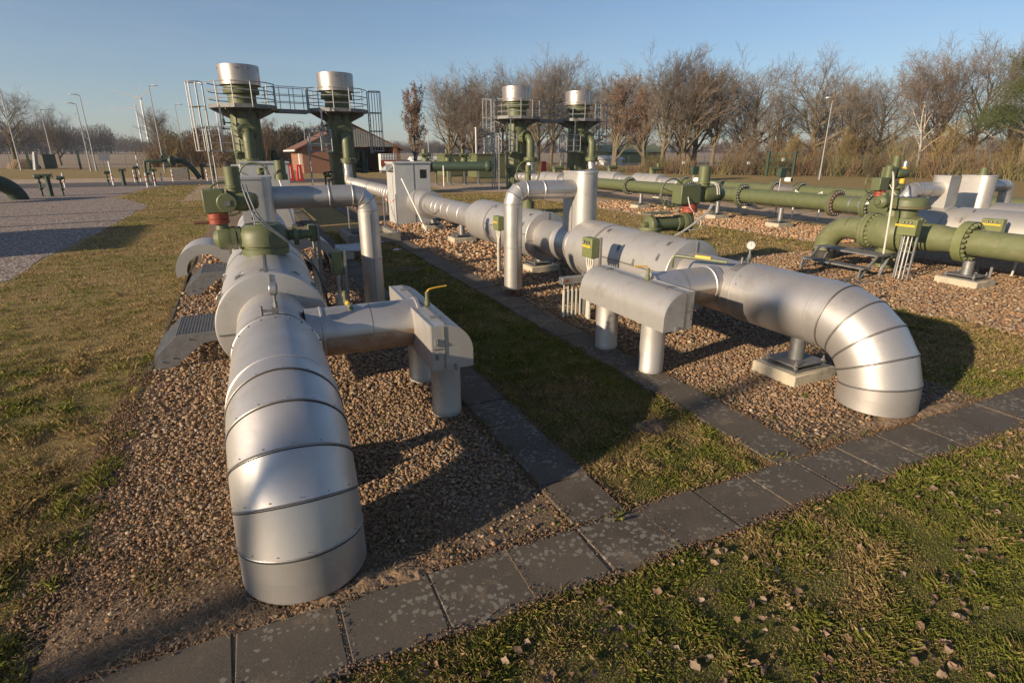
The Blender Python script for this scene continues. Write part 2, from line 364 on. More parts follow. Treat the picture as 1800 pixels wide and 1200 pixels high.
# ------------------------------------------------------------------ ground, beds, paths, road, field
XL, XR, XG, XT, XF = .04, 5.30, 12.1, 15.9, 19.8          # axes of the pipe rows
GZ = {}
g = MB(); N = 1450
g.add([(-N,-180,0),(N+100,-180,0),(N+100,N,0),(-N,N,0)], [(0,1,2,3)]); struct(g.build('ground', 'lawn', smooth=False))
def rough_poly(pts, step=.35, amp=.05, seed=1):
    r = random.Random(seed); out = []
    for (a, b) in zip(pts, pts[1:]+pts[:1]):
        L = math.hypot(b[0]-a[0], b[1]-a[1]); n = max(1, int(min(L/step, 60)))
        for i in range(n):
            t = i/n; am = amp if i else 0
            out.append((a[0]+(b[0]-a[0])*t+r.uniform(-am,am), a[1]+(b[1]-a[1])*t+r.uniform(-am,am)))
    return out
sheet('pebble_bed', rough_poly([(-1.20,2.62),(1.68,2.62),(1.68,32),(-1.18,32)], seed=2), .006, 'gravel')
sheet('pebble_bed', rough_poly([(3.98,2.62),(6.35,2.62),(6.5,4.2),(6.55,33),(3.9,33)], seed=3), .006, 'gravel')
sheet('pebble_bed', rough_poly([(9.3,2.2),(16,1.0),(22,2),(24,9.4),(12.6,9.5),(10.2,9.8),(8.7,7.4),(9.0,5.6)], .5, .10, seed=4), .006, 'gravel')
sheet('pebble_bed', rough_poly([(14.0,9.9),(17.3,9.9),(17.3,30),(14.3,30),(13.9,15.5)], .5, .10, seed=5), .010, 'gravel_far')
sheet('pebble_bed', rough_poly([(18.2,9.9),(21.4,9.9),(21.4,40),(18.2,40)], .5, .10, seed=6), .006, 'gravel_far')
sheet('yard_gravel', rough_poly([(11.8,35.2),(14.5,32.5),(27,33.5),(27,41.5),(12.5,46.5)], .6, .15, seed=7), .014, 'gravel_far')
sheet('yard_gravel', rough_poly([(-3,33),(9,33),(9,49.5),(-3,49.5)], .6, .15, seed=8), .018, 'gravel_far')
sheet('gravel_area', rough_poly([(-14,12),(-4.35,13.0),(-4.4,18),(-4.2,23),(-4.1,31.2),(-5.4,35.3),(-6.7,38),(-6.3,44.3),(-5.0,50.3),(-60,52.0),(-60,12)], .5, .12, seed=9), .006, 'gravel_g')
sheet('gravel_area', rough_poly([(-60,57.8),(2,57.2),(2,66),(-60,68)], 1, .2, seed=10), .006, 'gravel_far')
sheet('road', [(-80,50.6),(6,50.3),(9.6,44),(14,46),(11,57.0),(-80,57.6)], .022, 'asph')
sheet('road', [(8.2,66),(11.2,66),(10.6,50.5),(7.4,50.5)], .026, 'asph')
f = MB(); f.add([(-900,112,.02),(30,112,.02),(34,900,3.2),(-900,900,3.2)], [(0,1,2,3)]); struct(f.build('field', 'field', smooth=False))
f = MB(); f.add([(33,95,.03),(120,50,.03),(900,420,2.0),(60,900,2.0)], [(0,1,2,3)]); struct(f.build('field', 'field', smooth=False))
# slabs: narrow joints, each a little out of level
def slab_path(x0, y0, dx, dy, n, w, l, seed, miss=()):
    mb = MB(); r = random.Random(seed)
    for i in range(n):
        if i in miss: continue
        cx, cy = x0+dx*i, y0+dy*i; h = .031+r.uniform(-.004,.004); a = R_(r.uniform(-.55,.55)); ox = r.uniform(-.012,.012); oy = r.uniform(-.012,.012)
        ca, sa = math.cos(a), math.sin(a); tx, ty = r.uniform(-.003,.003), r.uniform(-.003,.003)
        P = [(-w/2,-l/2),(w/2,-l/2),(w/2,l/2),(-w/2,l/2)]; ch = .008
        def q(px, py, z): return (cx+ox+px*ca-py*sa, cy+oy+px*sa+py*ca, z+tx*px*2+ty*py*2)
        J = [(r.uniform(-.007,.007),r.uniform(-.007,.007)) for _ in P]; P = [(px+j[0],py+j[1]) for (px,py),j in zip(P,J)]
        vs = [q(px,py,-.03) for px,py in P]+[q(px,py,h-ch) for px,py in P]+[q(px*(1-ch*2/w),py*(1-ch*2/l),h) for px,py in P]
        mb.add(vs, [(0,1,5,4),(1,2,6,5),(2,3,7,6),(3,0,4,7),(4,5,9,8),(5,6,10,9),(6,7,11,10),(7,4,8,11),(8,9,10,11)])
    return mb
p = slab_path(-1.10, 2.37, .502, .0, 36, .497, .47, 1)
struct(p.build('path', 'slab', smooth=False))
p = slab_path(1.88, 2.87, 0, .502, 48, .41, .496, 2); struct(p.build('path', 'slab', smooth=False))
p = slab_path(3.74, 2.87, 0, .502, 48, .44, .496, 3); struct(p.build('path', 'slab', smooth=False))
p = slab_path(10.1, 6.75, .36, .0, 3, .35, .5, 5); struct(p.build('path', 'slab', smooth=False))
sheet('soil', [(-1.3,2.15),(16.5,2.15),(16.5,2.6),(-1.3,2.6)], .021, 'sand'); sheet('soil', [(1.68,2.61),(2.08,2.61),(2.08,26.5),(1.68,26.5)], .017, 'sand'); sheet('soil', [(3.52,2.61),(3.97,2.61),(3.97,26.5),(3.52,26.5)], .017, 'sand')
# edging strip on the lawn side of the first bed
p = MB(); r = random.Random(4)
for i in range(14):
    y = 2.0+i*1.0; p.box((-1.265+r.uniform(-.012,.012), y+.005, -.03), (-1.220+r.uniform(-.01,.01), y+.99, .012+r.uniform(-.010,.01)))
p.build('edging_strip', 'edge', smooth=False, bevel=.006)['kind'] = 'structure'

# ------------------------------------------------------------------ loose stuff: stones, grass, leaves
sheet('turf', rough_poly([(-3,-3),(12,-3),(12,2.14),(-3,2.14)],.3,.02,seed=11), .005, 'moss'); sheet('turf', rough_poly([(2.1,2.62),(3.5,2.62),(3.5,12),(2.1,12)],.3,.02,seed=12), .006, 'moss')
def in_poly(x, y, poly):
    c = np.zeros(len(x), bool); j = len(poly)-1
    for i in range(len(poly)):
        xi, yi = poly[i]; xj, yj = poly[j]
        k = ((yi > y) != (yj > y)) & (x < (xj-xi)*(y-yi)/(yj-yi+1e-12)+xi); c ^= k; j = i
    return c
def vnoise(x, y, s, seed=0):
    # cheap smooth value noise
    r = np.random.default_rng(seed); T = r.random((64,64)); X, Y = x*s+100, y*s+100
    xi, yi = np.floor(X).astype(int), np.floor(Y).astype(int); fx, fy = X-xi, Y-yi; fx = fx*fx*(3-2*fx); fy = fy*fy*(3-2*fy)
    g_ = lambda a, b: T[a % 64, b % 64]
    return (g_(xi,yi)*(1-fx)+g_(xi+1,yi)*fx)*(1-fy)+(g_(xi,yi+1)*(1-fx)+g_(xi+1,yi+1)*fx)*fy
def stones(name, label, boxes, seed, dens_fn=None, tint=(1,1,1), lift=0):
    r = np.random.default_rng(seed); XS = []; 
    for (x0,y0,x1,y1,d,s) in boxes:
        n = int((x1-x0)*(y1-y0)*d); x = r.uniform(x0,x1,n); y = r.uniform(y0,y1,n)
        XS.append(np.stack([x,y,np.full(n,s)],1))
    A = np.concatenate(XS); x, y, s = A.T
    k = np.ones(len(x), bool) if dens_fn is None else dens_fn(x, y, r)
    x, y, s = x[k], y[k], s[k]; n = len(x)
    size = s*np.clip(r.lognormal(0,.40,n), .5, 2.3)
    base = np.array([(a,b,c) for a in (-1,1) for b in (-1,1) for c in (-1,1)], float)/math.sqrt(3)
    extra = np.array([(1,0,0),(-1,0,0),(0,1,0),(0,-1,0),(0,0,1),(0,0,-1)], float)*1.02
    B = np.concatenate([base, extra])
    cf = {0:(4,5,7,6),1:(0,2,3,1),2:(2,6,7,3),3:(0,1,5,4),4:(1,3,7,5),5:(0,4,6,2)}
    F = []
    for e, q in cf.items():
        for i in range(4): F.append((8+e, q[i], q[(i+1)%4]))
    F = np.array(F)
    V = B[None]*(1+r.uniform(-.16,.16,(n,14,1)))
    sc = np.stack([r.uniform(.8,1.35,n), r.uniform(.7,1.0,n), r.uniform(.42,.75,n)],1)*size[:,None]*.5
    V = V*sc[:,None,:]
    a = r.uniform(0,6.283,n); t = r.uniform(-.5,.5,n); ca, sa, ct, st = np.cos(a), np.sin(a), np.cos(t), np.sin(t)
    Y_ = V[:,:,1]*ct[:,None]-V[:,:,2]*st[:,None]; Z_ = V[:,:,1]*st[:,None]+V[:,:,2]*ct[:,None]; X_ = V[:,:,0]
    V = np.stack([X_*ca[:,None]-Y_*sa[:,None]+x[:,None], X_*sa[:,None]+Y_*ca[:,None]+y[:,None], Z_+(lift+.008+size*.14+r.uniform(0,.012,n))[:,None]],2)
    pal = np.array([(.34,.225,.14),(.38,.275,.18),(.25,.17,.115),(.42,.33,.24),(.27,.235,.20),(.36,.21,.115),(.20,.145,.105),(.48,.42,.35),(.30,.21,.145)])
    pi = r.choice(len(pal), n, p=[.2,.17,.16,.10,.11,.08,.10,.03,.05]); c = pal[pi]*r.uniform(.75,1.2,(n,1))*np.array(tint)
    c = c*np.array([.76,.71,.63]); col = np.repeat(c, 14, 0)
    FF = (F[None]+(np.arange(n)*14)[:,None,None]).reshape(-1,3)
    o = npmesh(name, V.reshape(-1,3), FF, M['stone'], col, smooth=False); tag(o, label, 'gravel', None, 'stuff'); return o
def dL(x, y, r):
    e = np.minimum(x+1.2, 1.68-x); soil = vnoise(x,y,1.6,3)*.5+vnoise(x,y,4,4)*.5
    cover = np.clip((e*1.6)+.25, 0, 1)*np.clip((y-2.9)*.9+.15-(x<0)*.25-np.clip(-x-.4,0,1)*.35, .10, 1); return r.random(len(x)) < cover*np.clip(1.7-soil*1.2,.3,1)
stones('loose_pebbles', 'brown and tan pebbles filling the bed under the nearest silver pipe', [(-1.2,2.66,1.68,5.2,4800,.0175),(-1.2,5.2,1.68,7.4,2400,.024),(-1.2,7.4,1.68,11,900,.036)], 5, dL)
def dR(x, y, r):
    e = np.minimum(x-3.98, 6.4-x); return r.random(len(x)) < np.clip(e*1.5+.35,0,1)*np.clip((y-2.7)*1.0+.1,.1,1)
stones('loose_pebbles', 'brown and tan pebbles around the concrete block of the second silver pipe', [(3.98,2.66,6.4,5.2,3400,.020),(3.98,5.2,6.5,8.0,1500,.029),(3.98,8,6.5,12,600,.042)], 6, dR)
bed2 = [(9.3,2.2),(16,1.0),(22,2),(24,9.4),(12.6,9.5),(10.2,9.8),(8.7,7.4),(9.0,5.6)]
stones('loose_pebbles', 'pinkish pebbles beneath the thick olive pipe on the right', [(8.7,3.0,14,9.5,800,.034)], 8, lambda x,y,r: in_poly(x,y,bed2))

CR = [(-1.2,2.58,1.7,2.68,9000,.013),(3.95,2.58,6.5,2.70,9000,.013),(1.62,2.6,1.74,7,7000,.013),(3.92,2.6,4.05,7,7000,.013),(2.02,2.6,2.14,7,5000,.012),(3.44,2.6,3.56,7,5000,.012),(-1.2,2.09,9,2.17,6000,.012),(-1.42,2.2,-1.2,7,9000,.013),(2.1,2.56,3.5,2.66,6000,.012)]
stones('soil_crumbs', 'small earthy crumbs and pebbles over the washed-out corner of the first bed', [(-1.2,2.62,1.0,3.7,5200,.013),(-1.2,3.7,0,5,2500,.013)], 83, lambda x,y,r: r.random(len(x)) < np.clip(1.4*vnoise(x,y,4,84),0,1), (.85,.8,.75))
stones('soil_crumbs', 'dark crumbs of earth along the edges of slabs and beds', CR, 81, lambda x,y,r: r.random(len(x)) < np.clip(1.5*vnoise(x,y,3.1,82)-.15,0,1), (.62,.56,.50))
# earth washed over the near corner of the first bed, stones poking through
n_ = 150; gx, gy = np.meshgrid(np.linspace(-1.21,1.66,n_), np.linspace(2.61,4.2,90)); X_, Y_ = gx.ravel(), gy.ravel()
hh = (vnoise(X_,Y_,3,91)*.5+vnoise(X_,Y_,9,92)*.3+vnoise(X_,Y_,27,93)*.2)
Z_ = -.004+.040*hh*np.clip(1.25-(Y_-2.6)*1.1-np.clip(X_,0,1)*.35,0,1)+.006*vnoise(X_,Y_,55,94)
F_ = np.array([(b*n_+a,b*n_+a+1,(b+1)*n_+a+1,(b+1)*n_+a) for b in range(89) for a in range(n_-1)])
struct(npmesh('soil', np.stack([X_,Y_,Z_],1), F_, M['earth'], None, True))
stones('loose_pebbles', 'pinkish gravel along the long thin olive pipeline', [(14.1,10,17.3,16,170,.06),(14.3,16,17.3,24,70,.085),(6.5-2.5,12,6.5,20,120,.06),(-1.1,11,1.6,18,120,.055)], 9, None, (1.35,1.3,1.25))
def grass(name, label, boxes, seed, keep, hmul=1.0, green=.5):
    r = np.random.default_rng(seed); P = []
    for (x0,y0,x1,y1,d,h) in boxes:
        n = int((x1-x0)*(y1-y0)*d); P.append(np.stack([r.uniform(x0,x1,n), r.uniform(y0,y1,n), np.full(n,h), np.full(n,1/math.sqrt(d/6000))],1))
    x, y, h, wd = np.concatenate(P).T; k = keep(x, y, r); x, y, h, wd = x[k], y[k], h[k], wd[k]; n = len(x)
    cl = vnoise(x,y,1.1,21)*.5+vnoise(x,y,5,22)*.5
    tall = vnoise(x,y,7,23)
    h = h*hmul*(.35+1.1*tall**1.5)*r.uniform(.5,1.4,n)
    a = r.uniform(0,6.283,n); w = .0018*wd*r.uniform(.7,1.4,n); ln = r.uniform(.2,1.1,n)*h; b = r.uniform(0,6.283,n)
    ca, sa = np.cos(a)*w, np.sin(a)*w; lx, ly = np.cos(b)*ln, np.sin(b)*ln
    z0 = np.full(n, -.002)
    v0 = np.stack([x-ca,y-sa,z0],1); v1 = np.stack([x+ca,y+sa,z0],1)
    v2 = np.stack([x+lx*.35+ca*.8,y+ly*.35+sa*.8,h*.6],1); v3 = np.stack([x+lx,y+ly,h*.95],1)
    V = np.stack([v0,v1,v2,v3],1).reshape(-1,3); i = np.arange(n)*4
    F = np.stack([np.stack([i,i+1,i+2],1), np.stack([i,i+2,i+3],1)],1).reshape(-1,3)
    g_ = r.random(n) < np.clip(green+(cl-.5)*2.2, .05, .95)
    G1 = np.array([(.12,.145,.022),(.17,.18,.032),(.085,.11,.020),(.21,.20,.045)])[r.integers(0,4,n)]
    S1 = np.array([(.34,.245,.11),(.25,.18,.075),(.40,.30,.15),(.18,.13,.06)])[r.integers(0,4,n)]
    c = np.where(g_[:,None], G1, S1)*r.uniform(.75,1.25,(n,1))
    o = npmesh(name, V, F, M['blade'], np.repeat(c,4,0)); tag(o, label, 'grass', None, 'stuff'); return o
def k_front(x,y,r): return y < 2.13+.05*(vnoise(x,y,3,9)-.5)+r.normal(0,.015,len(x))
grass('grass', 'short mossy grass in front of the slab path, right foreground', [(-.6,.45,4.2,2.2,19000,.036),(4.2,.2,9.5,2.2,9000,.042)], 31, k_front, 1.0, .76)
def k_left(x,y,r): return (x < -1.27+r.normal(0,.03,len(x))+.05*vnoise(x,y,3,8)) & (r.random(len(x)) < .35+.65*np.clip(-(x+1.3)*2,0,1))
grass('grass', 'straw-coloured lawn left of the nearest silver pipe', [(-3.2,1.6,-1.2,5.0,15000,.048),(-5,5,-1.2,8,4000,.05)], 32, k_left, 1.0, .50)
grass('grass', 'golden-brown lawn farther back on the left', [(-6,8,-1.2,11,2600,.035),(-7,11,-1.2,17,1100,.04),(-4.2,17,-1.2,30,500,.045),(-6,30,-1.2,50,160,.06)], 37, lambda x,y,r: ~in_poly(x,y,[(-14,12),(-4.35,13.0),(-4.4,18),(-4.2,23),(-4.1,31.2),(-5.4,35.3),(-6.7,38),(-6.3,44.3),(-5.0,50.3),(-60,52.0),(-60,12)]) & (x < -1.27), 1.0, .36)
mid = [(2.1,2.65),(3.5,2.65),(3.5,30),(2.1,30)]
def k_mid(x,y,r): return (x > 2.09+r.normal(0,.02,len(x))) & (x < 3.52+r.normal(0,.02,len(x))) & (y > 2.62)
grass('grass', 'mossy grass strip between the two slab paths', [(2.0,2.6,3.6,5.2,16000,.042),(2.0,5.2,3.6,9,4500,.05),(2,9,3.6,18,1200,.06)], 33, k_mid, 1.0, .62)
bed1p = [(9.3,2.2),(9.0,5.6),(8.7,7.4),(10.2,9.8)]
def k_right(x,y,r):
    lim = np.interp(y, [2.2,5.6,7.4,9.8], [9.3,9.0,8.7,10.2]); return (x > 6.45+r.normal(0,.06,len(x))) & (x < lim+r.normal(0,.05,len(x))) & (y > 2.62)
grass('grass', 'grass patch lying in the shadow of the right-hand pipe bend', [(6.4,2.6,9.4,6,4200,.05),(6.4,6,10.2,12,1200,.05)], 34, k_right, 1.0, .5)
grass('grass', 'brown grass beyond the second silver pipe', [(6.6,12,14,32,260,.06),(10,9.6,14,14,500,.06)], 35, lambda x,y,r: np.ones(len(x),bool), 1.0, .25)
# weeds creeping into pebble bed and slab joints
def k_weed(x,y,r): return vnoise(x,y,6,41) > .60
grass('weeds', 'low green weeds sprouting among pebbles and slab joints', [(-1.2,2.6,1.7,5,1600,.03),(4,2.6,6.4,5,900,.03),(1.5,2.55,4.1,2.75,2500,.05),(-1,2.05,9,2.24,7000,.03),(1.66,2.6,1.76,7,5000,.03),(2.02,2.6,2.14,8,7000,.04),(3.46,2.6,3.58,8,7000,.04),(3.9,2.6,4.02,7,5000,.03),(-1.36,2.2,-1.15,6,6000,.04)], 36, k_weed, 1.0, .85)
def straw(name, label, boxes, seed):
    r = np.random.default_rng(seed); P = []
    for (x0,y0,x1,y1,n,z) in boxes: P.append(np.stack([r.uniform(x0,x1,n), r.uniform(y0,y1,n), np.full(n,z)],1))
    x,y,z = np.concatenate(P).T; n = len(x); a = r.uniform(0,6.283,n); l = r.uniform(.015,.07,n)*r.uniform(.6,1.6,n); w = .0014
    dx, dy = np.cos(a)*l, np.sin(a)*l; px, py = -np.sin(a)*w, np.cos(a)*w; z = z+r.uniform(.0,.02,n); z2 = z+r.uniform(-.005,.02,n)
    V = np.stack([np.stack([x-px,y-py,z],1),np.stack([x+px,y+py,z],1),np.stack([x+dx+px,y+dy+py,z2],1),np.stack([x+dx-px,y+dy-py,z2],1)],1).reshape(-1,3)
    i = np.arange(n)*4; F = np.stack([i,i+1,i+2,i+3],1)
    c = np.array([(.25,.17,.10),(.18,.12,.07),(.33,.24,.15)])[r.integers(0,3,n)]*r.uniform(.7,1.2,(n,1))
    o = npmesh(name, V, F, M['litter'], np.repeat(c,4,0)); tag(o, label, 'straw', None, 'stuff')
straw('dry_stalks', 'dry stalks and straw lying on the bare edge of the pebble bed', [(-1.2,2.6,.9,3.4,2200,.03),(-1.25,3.4,-.2,6,1200,.025),(4.3,2.6,6.3,3.1,800,.02),(5.2,2.55,6.4,2.8,500,.02),(-1.5,2,-1.1,7,1500,.01)], 51)
stones('soil_crumbs', 'fine earth crumbs spilt over the slab edges and joints', [(-1.3,2.11,9,2.17,7000,.008),(-1.3,2.57,8,2.62,6000,.008),(1.66,2.6,1.71,6,6000,.008),(2.06,2.6,2.12,6,6000,.008),(3.5,2.6,3.55,6,6000,.008),(3.93,2.6,3.98,6,6000,.008)]+[(-1.362+.502*i,2.12,-1.338+.502*i,2.6,6000,.006) for i in range(1,20)], 86, lambda x,y,r: r.random(len(x)) < np.clip(2.0*vnoise(x,y,5,87)-.55,0,1), (.6,.56,.52), .022)
def leaves(name, label, seed):
    r = np.random.default_rng(seed); x = r.uniform(.2,9.2,11000); y = r.uniform(.25,2.12,11000)
    k = r.random(11000) < np.clip((vnoise(x,y,1.7,61)*.5+vnoise(x,y,6,62)*.5+(x-4)*.02-.42)*1.3,.04,.42); x, y = x[k], y[k]; n = len(x)
    s = r.uniform(.014,.034,n)
    gu = np.linspace(-1,1,6); gw = np.array([.06,.50,.40,.72,.34,.03]); gv = np.array([-1,0,1.])
    U_ = np.repeat(gu,3); Vv = np.tile(gv,6)*np.repeat(gw,3); curl = r.uniform(-.2,1.0,(n,1)); fold = r.uniform(.1,1.3,(n,1))
    X = (U_+0*curl); Y = (Vv+0*curl)+r.uniform(-.16,.16,(n,18)); Z = curl*.55*(U_**2)+fold*.6*np.abs(Vv)+r.uniform(-.22,.22,(n,18)); X = X*(1-.18*curl)+r.uniform(-.08,.08,(n,18))
    X, Y, Z = X*s[:,None], Y*s[:,None], Z*s[:,None]
    t = r.uniform(-1.0,1.0,n); a = r.uniform(0,6.283,n)
    ct, st = np.cos(t)[:,None], np.sin(t)[:,None]; Y, Z = Y*ct-Z*st, Y*st+Z*ct
    ca, sa = np.cos(a)[:,None], np.sin(a)[:,None]; X, Y = X*ca-Y*sa, X*sa+Y*ca
    V = np.stack([X+x[:,None], Y+y[:,None], Z+.014+r.uniform(0,.02,n)[:,None]],2).reshape(-1,3)
    f1 = np.array([(3*i+j,3*i+j+1,3*i+j+4,3*i+j+3) for i in range(5) for j in range(2)]); F = (f1[None]+(np.arange(n)*18)[:,None,None]).reshape(-1,4)
    c = np.array([(.26,.185,.13),(.20,.135,.09),(.33,.25,.185),(.16,.105,.07),(.25,.165,.10)])[r.integers(0,5,n)]*r.uniform(.75,1.15,(n,1))
    o = npmesh(name, V, F, M['litter'], np.repeat(c,18,0)); tag(o, label, 'leaves', None, 'stuff')
leaves('dead_leaves', 'curled brown oak leaves scattered over the foreground grass', 52)
# bare soil heaped at the bends and a molehill
def mound(name, label, cx, cy, rx, ry, h, m, seed, n=40):
    r = np.random.default_rng(seed); V = []; F = []
    for j in range(n):
        for i in range(n):
            u, v = (i/(n-1)*2-1), (j/(n-1)*2-1); d = math.sqrt(u*u+v*v); e = max(0, 1-d**2)
            V.append((cx+u*rx, cy+v*ry, -.012+e**.8*h))
    V = np.array(V); nz = vnoise(V[:,0],V[:,1],9,seed)+.6*vnoise(V[:,0],V[:,1],26,seed+1)+.35*vnoise(V[:,0],V[:,1],60,seed+2)
    V[:,2] += (nz-.9)*h*.9*np.clip((V[:,2]+.012)/h,0,1)
    i = np.array([(b*n+a,b*n+a+1,(b+1)*n+a+1,(b+1)*n+a) for b in range(n-1) for a in range(n-1)])
    o = npmesh(name, V, i, M[m], None, True); return o
struct(mound('soil', '', .12, 2.68, .75, .16, .04, 'sand', 71, 60))
struct(mound('soil', '', .62, 2.66, .35, .12, .05, 'sand', 77, 50))
struct(mound('soil', '', 5.75, 2.66, .62, .12, .05, 'sand', 72, 50))
struct(mound('soil', '', 5.1, 2.72, .5, .14, .035, 'sand', 73, 50))
tag(mound('molehill', '', 3.02, 3.55, .19, .14, .075, 'soil', 74), 'grey molehill on the grass strip between the slab paths', 'molehill')
tag(mound('molehill', '', 2.9, 11.4, .32, .22, .07, 'soil', 75), 'flattened molehill on the strip behind the tall left downpipe', 'molehill')
# ------------------------------------------------------------------ insulated pipelines
AZ = .775
def beads(t0, t1, r, pos, b=.007, w=.012):
    pr = [(t0, r)]
    for p_ in pos: pr += [(p_-w, r), (p_-w*.5, r+b), (p_+w*.5, r+b), (p_+w, r)]
    return pr+[(t1, r)]
def elbow(mb, X, Yc, zc, Rb, R, y0, zb, seg=56):
    """mitred bend: down from the horizontal run at (Yc, zc+Rb) into the ground at y=Yc-Rb"""
    angs = [0, 9, 27, 45, 63, 81, 90]
    def ringpts(a, rr=R):
        a = R_(a); cy, cz = Yc-Rb*math.sin(a), zc+Rb*math.cos(a); n = Vector((0,-math.sin(a),math.cos(a)))
        return [Vector((X,cy,cz))+Vector((1,0,0))*rr*math.cos(t)+n*rr*math.sin(t) for t in [2*math.pi*i/seg for i in range(seg)]], Vector((X,cy,cz)), Vector((0,-math.cos(a),-math.sin(a)))
    for a, b in zip(angs, angs[1:]):
        A, B = ringpts(a)[0], ringpts(b)[0]
        mb.add(A+B, [(i,(i+1)%seg,seg+(i+1)%seg,seg+i) for i in range(seg)])
    for a in angs[1:-1]:
        _, c, d = ringpts(a); mb.ring(c, d, R+.001, .0055, seg, 6, 1); mb.ring(c+d*.011, d, R+.0012, .0032, seg, 6, 2)
        for q in range(14):
            t = 2*math.pi*(q+.4)/14; cc, dd = c-d*.022, d; n_ = Vector((0,-math.sin(R_(a)),math.cos(R_(a)))); mb.sphere(cc+Vector((1,0,0))*(R+.001)*math.cos(t)+n_*(R+.001)*math.sin(t), .004, 6, 1)
    mb.rev((X, Yc-Rb, zc), (0,0,-1), [(0,R),(.02,R),(zc-zb,R+.004),(zc-zb,R-.02)], seg, (False,False))
    mb.rev((X, Yc-Rb, zb+.0), (0,0,1), [(0,R-.02),(.1,R-.02)], seg, (True,False), 2)
def clasp(par, X, Y, ang, R):
    a = R_(ang); n = Vector((math.cos(a),0,math.sin(a))); t = Vector((-math.sin(a),0,math.cos(a))); p_ = Vector((X,Y,AZ))+n*(R+.006)
    mb = MB(); mb.bar(p_-t*.045, p_+t*.045, .035, .008, up=n); mb.bar(p_-t*.02+n*.012, p_+t*.03+n*.012, .02, .012, up=n)
    mb.tube([p_-t*.045+n*.005, p_-t*.06+n*.02, p_-t*.03+n*.025], .004, 5)
    mb.build('clasp', 'galv', par)
def stadium(cx, cy, w, y0, y1, rnd_side, n=14):
    """plan outline: flat box with one half-round end on the -Y or +Y side"""
    h = w/2; P = []
    if rnd_side < 0:
        for i in range(n+1):
            a = math.pi+math.pi*i/n; P.append((cx+h*math.cos(a), y0+h+h*math.sin(a)))
        P += [(cx+h,y1),(cx-h,y1)]
    else:
        P = [(cx-h,y0),(cx+h,y0)]
        for i in range(n+1):
            a = math.pi*i/n; P.append((cx+h*math.cos(a), y1-h+h*math.sin(a)))
    return P
def flange_bolts(mb, p, d, R, rb, th, n, br=.02, mi=0):
    p = Vector(p); u, v, d = frame(d)
    mb.rev(p-d*th, d, [(0,R-.01),(.01,R),(th-.004,R),(th-.002,R-.012),(th+.002,R-.012),(th+.004,R),(2*th-.01,R),(2*th,R-.01)], 48, (True,True), mi)
    for i in range(n):
        a = 2*math.pi*(i+.5)/n; c = p+(u*math.cos(a)+v*math.sin(a))*rb
        mb.rev(c-d*(th+br*1.5), d, [(0,br*.5),(br*.3,br*.75),(br*.6,br),(2*th+br*2.4,br),(2*th+br*2.7,br*.75),(2*th+br*3,br*.5)], 6, (True,True), mi)
def gauge(par, X, Y, z, face):
    g_ = MB(); g_.cyl((X,Y,z), (X,Y,z+.16), .012, seg=8); g_.cyl((X,Y,z+.05), (X,Y,z+.10), .02, seg=6)
    g_.cyl((X-.11,Y,z+.035), (X+.02,Y,z+.035), .011, seg=8); g_.cyl((X-.11,Y,z+.0), (X-.11,Y,z+.075), .012, seg=8); g_.box((X-.03,Y-.02,z+.012),(X+.02,Y+.02,z+.058))
    o = g_.build('gauge_fitting', 'galv_d', par)
    f_ = Vector(face).normalized(); c = Vector((X,Y,z+.21)); d_ = MB()
    d_.rev(c-f_*.028, f_, [(0,.045),(.006,.052),(.05,.052),(.056,.048)], 24, (True,False))
    d_.rev(c+f_*.022, f_, [(0,.0475),(.002,.0475)], 24, (False,True), 1)
    u, v, _ = frame(f_); q = c+f_*.0255
    for k in range(9):
        a = R_(-40+k*32.5); e = u*math.cos(a)+v*math.sin(a); d_.bar(q+e*.034, q+e*.043, .003, .001, 2, up=f_)
    d_.bar(q-v*.01, q+v*.032+u*.008, .003, .002, 2, up=f_)
    d_.build('pressure_gauge', ['galv','dial','black'], par)
def handwheel(par, c, d, R, mat_='green', spokes=3, r=.011):
    w = MB(); w.ring(c, d, R, r, 36, 8); u, v, dd = frame(d); c = Vector(c)
    for k in range(spokes):
        a = 2*math.pi*k/spokes+.4; w.cyl(c-dd*.03, c+(u*math.cos(a)+v*math.sin(a))*R, r*.7, seg=6)
    w.cyl(c-dd*.09, c+dd*.015, .022, seg=12); w.build('handwheel', mat_, par)
